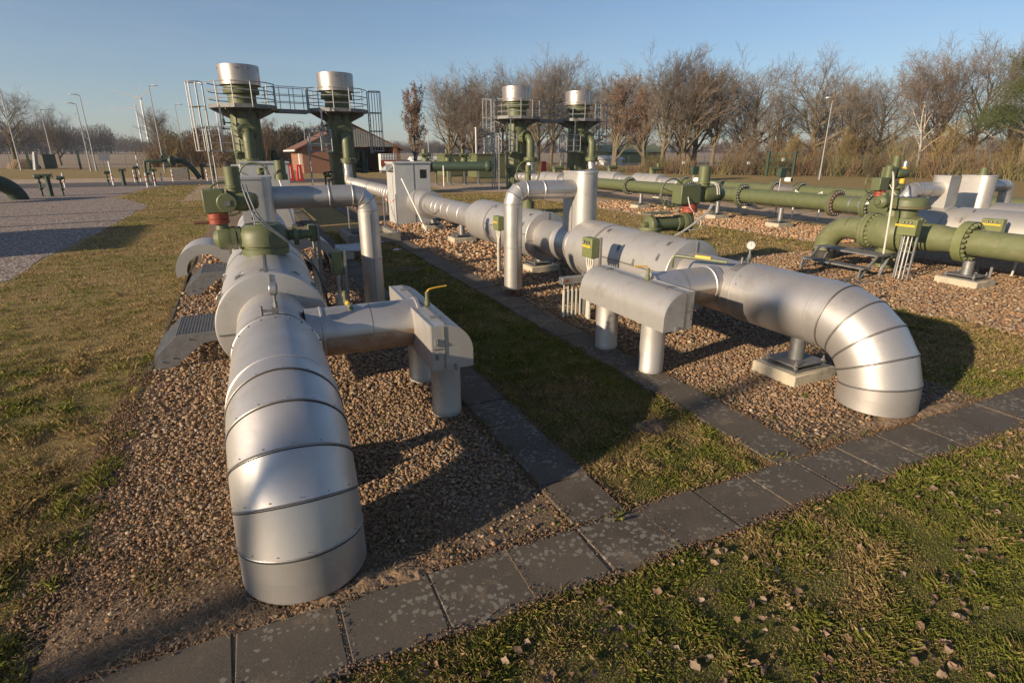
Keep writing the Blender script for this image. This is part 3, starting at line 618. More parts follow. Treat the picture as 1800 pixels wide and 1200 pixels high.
def branch_unit(par, X0, m, Yb=5.02):
    """side pipe to the bleed valve casing on two posts"""
    xa, xb = X0+m*.25, X0+m*1.25
    b = MB(); b.rev((xa,Yb,.83), (m,0,0), [(0,.222),(.12,.222),(.125,.229),(.14,.229),(.145,.217),(abs(xb-xa)-.03,.217),(abs(xb-xa)-.025,.231),(abs(xb-xa),.231)], 40, (False,True))
    for t in (.55,): b.rev((xa+m*t,Yb,.83), (m,0,0), [(0,.2185),(.006,.2185)], 40, (False,False), 1)
    o = b.build('branch_pipe', ['alu','alu_bead'], par)
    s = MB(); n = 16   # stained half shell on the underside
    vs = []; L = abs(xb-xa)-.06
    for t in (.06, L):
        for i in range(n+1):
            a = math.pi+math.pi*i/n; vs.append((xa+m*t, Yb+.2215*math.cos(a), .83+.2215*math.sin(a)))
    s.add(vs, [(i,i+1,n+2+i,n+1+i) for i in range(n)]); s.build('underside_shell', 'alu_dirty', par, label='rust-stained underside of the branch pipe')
    # casing profile in XZ, rounded away from the main pipe
    x0, x1, z0, z1, rr = (1.17, 1.53, .61, 1.0, .25) if m > 0 else (1.26, 1.63, .61, 1.0, .26)
    P = [(X0+m*x0,z0),(X0+m*x0,z1),(X0+m*(x1-rr),z1)]
    for i in range(1,13):
        a = math.pi/2-math.pi/2*i/12; P.append((X0+m*(x1-rr+rr*math.cos(a)), z1-rr+rr*math.sin(a)))
    P += [(X0+m*x1,z0)]
    c = MB(); c.prism(P, 1, 4.24, 5.84)
    c.prism([(X0+m*(x0-.006),z0-.004),(X0+m*(x0-.006),z1+.005),(X0+m*(x0+.012),z1+.005),(X0+m*(x0+.012),z0-.004)], 1, 4.25, 5.83)
    casing = c.build('valve_casing', 'alu_flat', par, ang=25)
    d = MB(); d.bar((X0+m*(x1-rr),4.236,z0+.01),(X0+m*(x1-rr),4.236,z1-.01),.012,.006, up=(0,1,0)); d.bar((X0+m*(x0+.01),4.236,.80),(X0+m*(x1-rr),4.236,.80),.008,.005, up=(0,1,0))
    d.bar((X0+m*(x1-rr+.02),4.25,z1+.004),(X0+m*(x1-rr+.02),5.83,z1+.004),.022,.006)
    d.build('seam_strip', 'alu_bead', casing)
    for (xx,zz) in ((x0+.04,.86),(x0+.04,.74),(x1-.16,.625)):
        k = MB(); k.bar((X0+m*xx,4.232,zz-.03),(X0+m*xx,4.232,zz+.03),.022,.014, up=(0,1,0)); k.tube([(X0+m*xx,4.225,zz-.03),(X0+m*xx,4.21,zz),(X0+m*xx,4.225,zz+.035)],.004,5); k.build('clasp','galv',casing)
    k = MB(); k.bar((X0+m*(x1-rr-.05),4.5,z1+.01),(X0+m*(x1-rr+.06),4.5,z1+.006),.03,.012); k.bar((X0+m*(x1-rr-.05),5.6,z1+.01),(X0+m*(x1-rr+.06),5.6,z1+.006),.03,.012); k.build('clasp','galv',casing)
    for y in (4.64,5.52):
        pz = MB(); pz.rev((X0+m*(1.395 if m > 0 else 1.42),y,.02),(0,0,1),[(0,.135),(.06,.137),(.065,.135),(.585,.135)],36,(True,True)); pz.build('post','alu_flat',par)
    h = MB(); hx = X0+m*1.33; h.cyl((hx,4.92,z1),(hx,4.92,z1+.05),.026,seg=12); h.cyl((hx,4.92,z1+.05),(hx,4.92,z1+.13),.017,seg=10)
    h.build('valve_stem','green_d',par)
    h = MB(); h.tube([(hx,4.92,z1+.11),(hx+m*.01 if m>0 else hx-.01,4.92,z1+.145),(hx+(.06 if m>0 else -.06),4.93,z1+.155),(hx+(.20 if m>0 else -.17),4.95,z1+.16)],.0085,8,smooth=1); h.build('lever','yellow',par)
def overhead(par, X0, m, dx, Yo=8.5):
    """riser hood on the main pipe with a loop pipe going sideways and down into the ground"""
    w = .40; P = stadium(X0, 0, w, Yo-.30, Yo+.30, -1)
    if m > 0:
        h_ = w/2; P = [(X0-h_,Yo+.3),(X0-h_,Yo-.3),(X0+h_-.14,Yo-.3)]+[(X0+h_-.14+.14*math.sin(R_(q)),Yo-.16-.14*math.cos(R_(q))) for q in (15,30,45,60,75,90)]+[(X0+h_,Yo+.3)]
    s = MB(); s.prism(P, 2, .9, 2.03); P2 = [(X0+(q[0]-X0)*1.06,Yo+(q[1]-Yo)*1.05) for q in P]; s.prism(P2, 2, 2.02, 2.05)
    st = s.build('riser_hood', ['alu_flat'], par, ang=25)
    k = MB(); k.bar((X0-.02,Yo+.304,1.0),(X0-.02,Yo+.304,2.0),.02,.006,up=(0,1,0)); k.bar((X0+m*.203,Yo-.02,.95),(X0+m*.203,Yo-.02,1.5),.014,.006,up=(1,0,0)); k.build('seam_strip','alu_bead',st)
    xe = X0+m*dx; R = .152; z = 1.76; rb = .19; seg = 32
    L = abs(dx)-.2-rb
    b = MB(); b.rev((X0+m*.2,Yo,z),(m,0,0), beads(0,L,R,[L-.34,L-.02],.008), seg,(True,False))
    b.bar((X0+m*.26,Yo-R*.94,z-.05),(X0+m*(.2+L),Yo-R*.94,z-.05),.008,.004,1,up=(0,1,0))
    angs = [0,30,60,90]
    for a, c in zip(angs, angs[1:]):
        rings = []
        for t in (a, c):
            t = R_(t); cx, cz = xe-m*rb+m*rb*math.sin(t), z-rb+rb*math.cos(t); n = Vector((m*math.sin(t),0,math.cos(t)))
            rings += [Vector((cx,Yo,cz))+n*R*math.cos(2*math.pi*i/seg)+Vector((0,1,0))*R*math.sin(2*math.pi*i/seg) for i in range(seg)]
        b.add(rings, [(i,(i+1)%seg,seg+(i+1)%seg,seg+i) for i in range(seg)])
    for t in (30,60):
        t = R_(t); b.ring((xe-m*rb+m*rb*math.sin(t),Yo,z-rb+rb*math.cos(t)),(m*math.cos(t),0,-math.sin(t)),R+.001,.006,seg,6,1)
    b.rev((xe,Yo,z-rb),(0,0,-1), beads(0,z-rb-.14,R,[.02,.72],.006)+[(z-rb-.14,R-.03)], seg,(False,True))
    b.bar((xe+.0,Yo-R-.001,.2),(xe+.0,Yo-R-.001,1.5),.010,.006,1,up=(0,1,0))
    b.build('loop_pipe', ['alu','alu_bead'], par)
    f_ = MB(); f_.cyl((xe,Yo,-.02),(xe,Yo,.18),.05,seg=14); f_.cyl((xe,Yo,.0),(xe,Yo,.05),.13,seg=20); f_.build('pipe_foot','rust',par)
def insulated_line(label, X0, m, dxo, far, near_end=True):
    L = thing('insulated_pipeline', label, 'pipeline', (X0, 3.0, 0), 'aluminium clad pipelines')
    R = .345
    if near_end:
        e = MB(); elbow(e, X0, 3.6, .17, AZ-.17, R, 0, .045); e.build('pipe_bend', ['alu','alu_bead','black'], L)
        s = MB(); s.rev((X0,3.6,AZ),(0,1,0),[(0,R),(.06,R),(.065,R+.006),(.08,R+.006),(.085,R),(1.06,R),(1.065,R+.005),(1.08,R+.004),(1.08,R-.03)],56,(False,True)); s.build('pipe_shell','alu',L)
        # saddle cut-out with pressure gauge
        n = MB(); n.rev((X0,4.66,AZ),(0,1,0),[(0,.322),(.02,.322),(.16,.322),(.162,.332),(.19,.332),(.192,.326),(1.05,.326)],56,(False,False)); n.build('pipe_shell','alu',L)
        k = MB(); 
        for i in range(10):
            a0, a1 = R_(52+i*7.6), R_(52+(i+1)*7.6)
            q = [(X0+rr*math.cos(a), y, AZ+rr*math.sin(a)) for (rr,a) in ((.324,a0),(.324,a1)) for y in (4.69,4.86)]
            k.add([q[0],q[1],q[3],q[2]], [(0,1,2,3)])
        k.ring((X0,4.865,AZ),(0,1,0),.322,.006,56,5)
        for i in range(9):
            a = R_(20+i*17); k.sphere((X0+(R+.003)*math.cos(a),4.60,AZ+(R+.003)*math.sin(a)),.009,6)
        k.build('gauge_recess','galv_d',L)
        gauge(L, X0+.03, 4.77, AZ+.33, (-.75,-.66,.05) if m < 0 else (-1,.15,0.05))
        branch_unit(L, X0, m)
        overhead(L, X0, m, dxo)
    # big casing of the ball valve
    def casing(y0, ym, y1, RB, cl=True):
        d = MB(); d.rev((X0,y0,AZ),(0,1,0),[(0,.30),(.0,RB-.012),(.004,RB),(.014,RB+.006),(.022,RB),((ym-y0),RB)],64,(False,False))
        d.rev((X0,ym,AZ),(0,1,0),[(0,RB),(.002,RB-.035),(.07,RB-.035),(.072,RB+.004),(y1-ym-.008,RB+.004),(y1-ym,RB-.01),(y1-ym,.30)],64,(False,False))
        o = d.build('valve_casing','alu_flat',L,ang=25)
        s = MB()
        for a in (172 if m<0 else 8, 92, 0 if m<0 else 180):
            a = R_(a); s.bar((X0+(RB+.002)*math.cos(a),y0+.02,AZ+(RB+.002)*math.sin(a)),(X0+(RB+.002)*math.cos(a),ym-.01,AZ+(RB+.002)*math.sin(a)),.022,.005,up=(math.cos(a),0,math.sin(a)))
        s.bar((X0+.02,y0-.004,AZ+.32),(X0+.02,y0-.004,AZ+RB-.01),.018,.008,up=(0,1,0))
        s.bar((X0-RB+.02,y0-.004,AZ-.05),(X0-.32,y0-.004,AZ-.05),.014,.006,up=(0,1,0)); s.bar((X0+.32,y0-.004,AZ-.05),(X0+RB-.02,y0-.004,AZ-.05),.014,.006,up=(0,1,0))
        s.build('seam_strip','alu_bead',o)
        if cl:
            for a, y in ((150,y0+.25),(150,y0+1.15),(120,y0+.25),(118,ym-.12),(60,y0+.25),(35,y0+.25),(93,y0+.15),(168,y0+.7)): clasp(o, X0, y, a, RB)
        return o
    casing(5.63, 7.42, 8.22, .505 if m > 0 else .478)
    n = MB(); n.rev((X0,8.2,AZ),(0,1,0),[(0,.47),(.0,.40),(.25,.335),(.27,.342),(.29,.335),(.8,.335),(.82,.342),(.84,.33),(1.6,.33)],48,(False,False)); n.build('pipe_shell','alu',L)
    casing(9.72, 11.85, 13.1, .475, True)
    if far:
        n = MB(); n.rev((X0,13.1,AZ),(0,1,0), beads(0,4.3,.30,[.25,1.1,1.9,2.5,3.0,3.4],.006)+[(4.3,.42),(4.32,.43),(5.5,.43),(5.52,.30),(6.3,.30)],48,(False,False)); n.build('pipe_shell','alu',L)
    return L
def actuator(par, x, y, z, sc=1.0, front=False, mat_='green', wx=-.06, bl=.13, ml=.44, vx=.20):
    """electric valve drive: red coupling, gear box, two motors, handwheel"""
    S = lambda *p_: (x+p_[0]*sc, y+p_[1]*sc, z+p_[2]*sc)
    r = MB(); r.rev(S(0,0,0),(0,0,1),[(0,.09*sc),(.005*sc,.112*sc),(.055*sc,.112*sc),(.06*sc,.105*sc),(.066*sc,.112*sc),(.125*sc,.112*sc),(.13*sc,.10*sc)],28); r.build('coupling','red',par)
    b = MB(); b.box(S(-bl,-.10,.13),S(.10,.11,.40)); b.box(S(.09,-.06,.15),S(.22,.07,.34)); g_ = b.build('gear_box',mat_,par,bevel=.012*sc)
    h = MB(); h.rev(S(.2,0,.25),(1,0,0),[(0,.10*sc),(.03*sc,.115*sc),((ml-.14)*sc,.115*sc),((ml-.13)*sc,.105*sc),((ml-.08)*sc,.105*sc),((ml-.02)*sc,.085*sc),(ml*sc,.05*sc)],28); h.build('electric_motor',mat_,par)
    h = MB(); h.rev(S(vx,.02,.30),(0,0,1),[(0,.085*sc),(.10*sc,.085*sc),(.105*sc,.10*sc),(.13*sc,.10*sc),(.135*sc,.085*sc),(.34*sc,.085*sc),(.35*sc,.078*sc)],24); h.build('control_housing',mat_,par)
    handwheel(par, S(wx,.20,.27),(0,1,0),.20*sc,mat_,3,.012*sc)
    if front:
        h = MB(); h.rev(S(.12,-.09,.25),(0,-1,0),[(0,.11*sc),(.05*sc,.11*sc),(.06*sc,.10*sc),(.062*sc,.0)],28,(True,False)); h.build('cover_disc',mat_,par)
        h = MB(); h.box(S(.09,-.160,.215),S(.155,-.153,.28)); h.build('name_plate','galv_d',par)
lineL = insulated_line('nearest silver pipeline whose segmented bend drops to the ground beside the left pebbles', XL, 1, 1.46, True)
lineL.rotation_euler.z = R_(-1.15)
lineR = insulated_line('second silver pipeline, its segmented bend dropping to the ground right of the slab paths', XR, -1, 1.32, True)

# drive of the nearest line: dome gear with sideways shaft
d = MB(); yv = 6.95; XG0 = XL; XL = XL-.05
d.rev((XL+.07,yv,1.26),(0,0,1),[(0,.25),(.07,.25),(.075,.235),(.10,.235),(.105,.262),(.24,.262),(.30,.225),(.315,.20),(.33,.19),(.335,.10),(.345,.095)],44)
d.box((XL+.08,yv-.27,1.40),(XL+.11,yv-.2,1.49)); d.build('gear_dome','green',lineL)
zs = 1.45
d = MB(); d.cyl((XL-.10,yv,zs),(XL-.22,yv,zs),.07,seg=20); d.cyl((XL-.16,yv,zs),(XL-.20,yv,zs),.125,seg=28); d.cyl((XL-.21,yv,zs),(XL-.26,yv,zs),.13,seg=28)
d.rev((XL-.26,yv,zs),(-1,0,0),[(0,.12),(.06,.13),(.13,.115),(.18,.06)],24); d.cyl((XL-.34,yv,zs+.02),(XL-.34,yv,1.62),.08,.06,seg=18)
d.build('gearbox_shaft','green',lineL); d = MB(); d.cyl((XL+.33,yv,zs),(XL+.48,yv,zs),.06,seg=16); d.cyl((XL+.38,yv,zs),(XL+.43,yv,zs),.12,seg=20); d.cyl((XL+.43,yv,zs),(XL+.58,yv,zs),.05,seg=14); d.build('shaft_stub','green',lineL)
actuator(lineL, XL-.36, yv, 1.61, .92, True, wx=.10, ml=.26, vx=.21)
d = MB(); d.cyl((XL-.46,yv-.02,1.635),(XL-.60,yv-.02,1.63),.018,seg=8); d.build('shaft_lever','rust',lineL)
d = MB()
for k, (ox, oz) in enumerate(((0,0),(.035,-.01))):
    d.tube([(XL-.08+ox,yv-.10,2.03+oz),(XL-.06+ox,yv-.20,1.90),(XL+.0+ox,yv-.28,1.68),(XL+.30+ox*.4,yv-.30,1.42),(XL+.50+ox*.3,yv-.2,1.20),(XL+.62+ox*.3,yv-.1,.95),(XL+.7+ox*.3,yv+.15,.45)],.010,7,smooth=2)
d.build('conduit','cable_d',lineL)
d = MB(); d.tube([(XL-.05,yv-.05,1.80),(XL+.0,yv-.15,1.66),(XL-.02,yv-.15,1.52),(XL-.12,yv-.1,1.47)],.006,6,smooth=2); d.tube([(XL+.05,yv+.25,1.5),(XL+.05,yv+.25,1.68),(XL-.01,yv+.22,1.70),(XL-.03,yv+.2,1.62)],.009,6,smooth=1); d.build('cable_loop','cable_d',lineL)
XL = XG0
# drive of the second line: horizontal gear barrel
yv = 6.75
d = MB(); d.cyl((XR+.12,yv,1.20),(XR+.12,yv,1.30),.15,seg=28); d.cyl((XR+.12,yv,1.27),(XR+.12,yv,1.29),.17,seg=28); d.build('valve_neck','green_d',lineR)
d = MB(); d.rev((XR-.02,yv,1.33),(1,0,0),[(0,.035),(.02,.045),(.08,.045),(.082,.085),(.10,.13),(.12,.135),(.16,.135),(.162,.11),(.60,.105),(.602,.12),(.66,.125),(.70,.12),(.72,.10)],28)
for i in range(6):
    a = i*math.pi/3+.3; d.cyl((XR+.075,yv+.11*math.cos(a),1.33+.11*math.sin(a)),(XR+.10,yv+.11*math.cos(a),1.33+.11*math.sin(a)),.014,seg=6)
d.box((XR+.02,yv-.12,1.49),(XR+.45,yv+.12,1.505)); d.build('gear_barrel','green',lineR)
d = MB(); d.rev((XR+.68,yv,1.33),(1,0,0),[(0,.13),(.04,.15),(.06,.15),(.062,.135),(.08,.135),(.082,.15),(.12,.15),(.16,.13),(.20,.09)],30); d.cyl((XR+.84,yv,1.36),(XR+.84,yv,1.49),.07,.06,seg=18); d.build('gearbox_shaft','green',lineR)
actuator(lineR, XR+.84, yv, 1.48, 1.04, bl=.26, wx=-.18, ml=.40, vx=.24)
d = MB(); 
for ox in (0,.035): d.tube([(XR+1.12+ox,yv-.08,1.92),(XR+1.2+ox,yv-.14,1.90),(XR+1.24+ox,yv-.14,1.74)],.012,7,smooth=2)
for ox in (0,.03): d.tube([(XR+1.18+ox,yv-.10,1.60),(XR+1.0+ox,yv-.22,1.5),(XR+.55+ox,yv-.36,1.32),(XR+.25+ox,yv-.42,1.22),(XR-.1+ox,yv-.44,1.10),(XR-.38+ox,yv-.45,.85),(XR-.46+ox,yv-.45,.45)],.010,7,smooth=2)
d.tube([(XR+.70,yv-.1,1.72),(XR+.66,yv-.2,1.58),(XR+.78,yv-.2,1.48),(XR+.92,yv-.2,1.38),(XR+.80,yv-.3,1.26),(XR+.6,yv-.3,1.26)],.008,6,smooth=2); d.build('conduit','cable',lineR)
d = MB(); d.tube([(XR+.35,yv+.02,1.5),(XR+.35,yv+.02,1.66),(XR+.42,yv+.02,1.68),(XR+.46,yv+.02,1.60)],.008,6,smooth=1); d.build('vent_pipe','green',lineR)
# locking bar on the branch of the second line / stub on the first
d = MB(); d.tube([(XR-.62,5.35,1.0),(XR-.62,5.35,1.14),(XR-.58,5.3,1.15)],.018,8,smooth=1); d.cyl((XR-.60,5.32,1.15),(XR-.28,4.80,1.13),.020,seg=10); d.build('locking_bar','green',lineR)
d = MB(); d.cyl((XR-.475,5.12,1.1645),(XR-.38,4.965,1.158),.0215,seg=10,caps=(True,True)); d.build('label_sleeve','yellow',lineR)
d = MB(); d.cyl((XL+.64,5.30,1.03),(XL+.64,4.92,1.05),.020,seg=10); d.cyl((XL+.64,5.30,.95),(XL+.64,5.30,1.12),.016,seg=8); d.build('locking_bar','green_d',lineL)
d = MB(); d.cyl((XL+.64,5.16,1.0375),(XL+.64,5.06,1.0425),.0215,seg=10); d.build('label_sleeve','yellow',lineL)
# small drives of the second casings, seen behind the loop pipes
for L, X0 in ((lineL,XL),(lineR,XR)):
    d = MB(); d.cyl((X0+.1,10.8,1.2),(X0+.1,10.8,1.38),.14,seg=24); d.cyl((X0+.1,10.8,1.38),(X0+.1,10.8,1.75),.085,seg=20); d.cyl((X0+.1,10.8,1.75),(X0+.1,10.8,2.1),.06,seg=16); d.build('valve_neck','green',L)
    handwheel(L,(X0+.0,10.6,1.95),(0.2,1,0),.24,'green',3,.014)
d = MB(); d.cyl((XL+.42,10.8,2.0),(XL+.42,10.8,2.22),.09,seg=20); d.cyl((XL+.42,10.8,1.9),(XL+.42,10.8,2.0),.11,seg=20); d.build('control_housing','green',lineL)

# junction boxes on posts
def jbox(label, x, y, z0, hpost=True, knobs=True, group='green junction boxes on posts', sgn=-1, s=1.0, name='junction_box'):
    t = thing(name, label, 'junction box', (x, y, 0), group)
    w, l, h = .13*s, .25*s, .28*s
    b = MB(); b.box((x,y-l/2,z0),(x+w,y+l/2,z0+h)); e = b.build('enclosure','green_b',t,bevel=.012)
    b = MB(); b.box((x-.004,y-l/2+.03,z0+h*.52),(x-.0005,y+l/2-.02,z0+h*.62)); b.build('label_plate','yellow',e)
    if knobs:
        for k in range(3):
            b = MB(); b.cyl((x-.016,y-.06*s+.06*s*k,z0+h*.78),(x,y-.06*s+.06*s*k,z0+h*.78),.016*s,seg=10); b.cyl((x-.019,y-.06*s+.06*s*k,z0+h*.78),(x-.016,y-.06*s+.06*s*k,z0+h*.78),.008*s,seg=8,mi=1); b.build('knob',['black','dial'],e)
    b = MB(); b.box((x+w+.001,y-l/2-.03,.0),(x+w+.03,y-l/2+.01,z0+h+.01)); b.box((x+w+.001,y+l/2-.04,.0),(x+w+.03,y+l/2,z0+.05)); b.build('post','galv',t)
    b = MB()
    for k in range(4):
        yy = y-.09*s+.055*s*k; b.tube([(x+.06,yy,z0),(x+.06,yy,z0-.1),(x+.05+.01*k,y-.04+.03*k,z0-.2),(x+.05+.01*k,y-.04+.03*k,.02)],[.012,.020],7,smooth=1)
        b.cyl((x+.06,yy,z0-.04),(x+.06,yy,z0),.018,seg=8)
    b.tube([(x+.02,y-.1,z0-.25),(x+.02,y-.1,.05)],.028,8); b.build('conduit','cable',t)
    return t
jR = jbox('green box with three black knobs standing beside the casing of the second silver pipeline', 4.30, 6.72, .93)
jbox('green box with yellow label behind the tall vertical downpipe of the second silver pipeline', 4.50, 10.45, .86, knobs=False)
jbox('dark shaded green box nearest the tall left downpipe, right of the first gear dome', .84, 7.0, .95)
jbox('small dark green box farther back between the left gear dome and the downpipe', .80, 9.0, 1.08, knobs=False, s=.85)
b = thing('terminal_box', 'low grey terminal box with several pale conduits left of the knobbed junction box', 'terminal box', (4.2, 6.95, 0))
q = MB(); q.box((4.02,6.88,.52),(4.40,7.0,.62)); q.build('enclosure','galv',b,bevel=.006)
q = MB(); q.box((4.06,6.874,.56),(4.11,6.879,.60)); q.build('warning_mark','red',b)
q = MB()
for k in range(5): q.cyl((4.08+k*.07,6.94,.02),(4.08+k*.07,6.94,.42),.022,seg=8); q.cyl((4.08+k*.07,6.94,.42),(4.08+k*.07,6.94,.52),.010,seg=6)
q.build('conduit','cable',b); q = MB(); q.box((4.40,6.86,0),(4.44,6.98,.66)); q.build('post','galv_d',b)

# pipe supports on concrete blocks
def support(label, x, y, w, l, hb, ztop, rp=.075, group='pipe supports on concrete blocks'):
    t = thing('pipe_support', label, 'pipe support', (x,y,0), group)
    b = MB(); b.box((x-w/2,y-l/2,-.02),(x+w/2,y+l/2,hb)); b.build('concrete_block','conc',t,bevel=.015)
    b = MB(); b.box((x-w*.40,y-l*.40,hb+.002),(x+w*.40,y+l*.40,hb+.014)); b.box((x-w*.36,y-l*.36,hb+.05),(x+w*.36,y+l*.36,hb+.064)); b.build('base_plate','galv_d',t)
    b = MB(); b.cyl((x,y,hb+.064),(x,y,ztop),rp,seg=24); b.build('column','galv',t)
    for sx in (-1,1):
        for sy in (-1,1):
            b = MB(); xx, yy = x+sx*w*.32, y+sy*l*.32; b.cyl((xx,yy,hb),(xx,yy,hb+.12),.010,seg=6); b.cyl((xx,yy,hb+.064),(xx,yy,hb+.085),.022,seg=6); b.cyl((xx,yy,hb+.03),(xx,yy,hb+.05),.022,seg=6); b.build('anchor_bolt','galv',t)
    return t
sup = support('pale concrete block with steel column under the bend of the second silver pipeline', 5.27, 3.90, .66, .56, .14, .46, .08)
dup(sup, (XL,3.95,0), 0, 'concrete block hidden in the shade under the nearest silver bend')
dup(sup, (5.42,10.25,0), 0, 'broad concrete block under the far valve casing of the second silver pipeline')
dup(sup, (5.32,14.7,0), 0, 'concrete block with column just left of the far valve casing, second silver pipeline')
dup(sup, (5.40,17.6,0), 0, 'small concrete block next to the tall grey cabinet')
supG = support('pale concrete block with short grey column under the flange of the thick olive pipe', 12.0, 5.70, .62, .72, .14, .45, .09)
i = 0
for y, tx in ((20.6,'leftmost'),(16.0,'second from the left'),(13.2,'third from the left')):
    support('%s concrete block carrying the long thin olive pipe' % tx, 15.9, y, .7, .55, .16, .62, .08)
for y, tx in ((24.0,'far left'),(18.2,'middle'),(12.6,'rightmost')):
    support('%s block under the rear thin olive pipe' % tx, 19.8, y, .7, .5, .16, .66, .08)

# grating steps beside the nearest line
def grating(mb, x0,y0,z0, x1,y1,z1, n, m_):
    for i in range(n+1):
        t = i/n; a = (x0+(x1-x0)*t, z0+(z1-z0)*t); mb.bar((a[0],y0,a[1]),(a[0],y1,a[1]),.006,.025)
    for j in range(m_+1):
        y = y0+(y1-y0)*j/m_; mb.bar((x0,y,z0),(x1,y,z1),.006,.022)
def steps(label, ox, oy):
    t = thing('grating_steps', label, 'steps', (ox,oy,0), 'grating steps beside the nearest pipeline')
    for y in (oy, oy+.86):
        b = MB(); P = [(ox-.34,0),(ox-.34+.0,.0),(ox-.38,.05),(ox-.37,.17),(ox-.11,.395),(ox+.36,.395),(ox+.36,.30),(ox+.12,.27),(ox-.18,.03),(ox-.18,0)]
        b.prism(P, 1, y-.006, y+.006); 
        for (xx,zz) in ((-.30,.11),(-.19,.14),(-.0,.34)): b.cyl((ox+xx,y-.02,zz),(ox+xx,y-.005,zz),.012,seg=6)
        b.build('side_plate','galv',t,smooth=False)
    b = MB(); grating(b, ox-.36,oy+.01,.165, ox-.12,oy+.85,.385, 8, 16); b.build('lower_tread','galv',t,smooth=False,fix=False)
    b = MB(); grating(b, ox-.10,oy+.01,.39, ox+.35,oy+.85,.39, 14, 16); b.build('upper_tread','galv',t,smooth=False,fix=False)
    return t
st = steps('galvanised grating steps beside the big casing of the nearest pipeline', -.80, 7.0)
dup(st, (-.74,10.75,0), 0, 'second, farther set of grating steps in front of the open half-round cover')
# service steps by the thick olive pipe
t = thing('service_platform', 'low grey steel step platform at the foot of the olive elbow', 'steps', (10.9,7.5,0))
b = MB(); b.box((10.98,6.75,.42),(11.45,8.15,.45)); b.build('upper_tread','galv_d',t); b = MB(); b.box((10.62,6.75,.20),(10.86,8.15,.23)); b.build('lower_tread','galv_d',t)
for y in (6.80,8.08):
    b = MB(); b.bar((10.58,y,0),(11.05,y,.42),.05,.03); b.bar((10.58,y,0),(10.62,y,.2),.04,.03); b.bar((11.2,y,0),(11.42,y,.42),.05,.03); b.build('leg','galv_d',t)
t2 = dup(t, (12.0,3.9,0), 0, 'dark steel step frame beneath the thick olive pipe at the right edge')

# half-round covers set down on both sides of the nearest line
def half_cover(label, cx, y0, R=.46, Rin=.30, L=.95, zc=.12):
    t = thing('pipe_cover', label, 'pipe cover', (cx,y0,0), 'open half-round aluminium covers')
    n = 28; b = MB()
    def arc(r, y): return [(cx+r*math.cos(R_(-8+196*i/n)), y, zc+r*math.sin(R_(-8+196*i/n))) for i in range(n+1)]
    A, B, D, E_ = arc(R,y0), arc(R,y0+L), arc(Rin,y0), arc(R-.006,y0+L)
    b.add(A+B, [(i,i+1,n+2+i,n+1+i) for i in range(n)]); o = b.build('shell','alu_flat',t,fix=False)
    b = MB(); b.add(A+D, [(i,i+1,n+2+i,n+1+i) for i in range(n)]); b.build('end_plate','alu_flat',t,fix=False); b = MB(); F2 = arc(Rin,y0+L*.98); G2 = arc(R,y0+L*.98); b.add(G2+F2, [(i,i+1,n+2+i,n+1+i) for i in range(n)]); b.build('end_plate','alu_flat',t,fix=False)
    b = MB(); b.add(arc(Rin,y0+.004)+arc(Rin,y0+L*.97), [(i,i+1,n+2+i,n+1+i) for i in range(n)]); b.build('lining','black',t,fix=False)
    return t
half_cover('open half-round metal cover lying on the lawn side of the nearest pipeline', -.86, 12.1, .52, .33, zc=.18)
half_cover('open half-round metal cover lying on the path side of the nearest pipeline', 1.08, 12.1, .52, .34, zc=.18)
b = MB(); b.add([(1.7,13.1,.25),(2.2,13.0,.22),(2.95,13.7,.30),(1.75,13.5,.32)],[(0,1,2,3)]); b.add([(1.7,13.1,.245),(2.2,13.0,.215),(2.95,13.7,.295),(1.75,13.5,.315)],[(0,1,2,3)]); b.box((1.75,13.1,0),(2.1,13.4,.22))
tag(b.build('metal_sheet','alu_flat',None,smooth=False), 'loose pale metal sheet lying across the path behind the dark junction boxes', 'sheet')
for i, (x, y, s, l) in enumerate(((3.3,13.9,.10,'white scrap of plastic on the grass near the concrete pit'),(4.9,5.75,.09,'pale blue scrap lying in shadow under the second silver pipeline'))):
    b = MB(); b.add([(x-s*1.6,y-s*.3,.02),(x+s,y-s*.5,.05),(x+s*1.6,y+s*.4,.03),(x-s*.4,y+s*.5,.06)],[(0,1,2),(0,2,3)]); b.box((x-s*.2,y-s*.2,0.002),(x+s*.2,y+s*.2,.02)); tag(b.build('plastic_scrap','white',None,smooth=False), l, 'litter')
# concrete pit with chain posts
t = thing('service_pit', 'low square concrete pit frame between the two silver pipelines', 'pit', (3.0,16.1,0))
b = MB(); x0,x1,y0,y1 = 2.35,3.75,15.3,17.0
b.box((x0,y0,0),(x1,y0+.16,.26)); b.box((x0,y1-.16,0),(x1,y1,.26)); b.box((x0,y0+.16,0),(x0+.16,y1-.16,.26)); b.box((x1-.16,y0+.16,0),(x1,y1-.16,.26)); b.build('concrete_frame','conc_d',t,bevel=.01)
b = MB(); b.box((x0+.16,y0+.16,.05),(x1-.16,y1-.16,.13)); b.build('pit_floor','water',t)
P = [(x0+.06,y0+.06),(x0+.42,y0+.06),(x1-.06,y0+.06),(x1-.06,y1-.08)]
nm = ['left-hand','second from left','right-hand front','right-hand rear']
for (x,y), q in zip(P, nm):
    k = thing('chain_post', '%s thin steel post on the edge of the concrete pit' % q, 'post', (x,y,.26), 'posts around the concrete pit')
    b = MB(); b.cyl((x,y,.27),(x,y,1.28),.018,seg=8); b.build('tube','galv',k); b = MB(); b.box((x-.07,y-.07,.261),(x+.07,y+.07,.272)); b.build('foot_plate','galv',k)
def chain(mb, a, c, sag, n=18, r=.014):
    a, c = Vector(a), Vector(c); pts = [a+(c-a)*(i/n)-Vector((0,0,sag*4*(i/n)*(1-i/n))) for i in range(n+1)]
    for i in range(n): mb.tube([pts[i],pts[i+1]], r, 6, mi=(i//2) % 2)
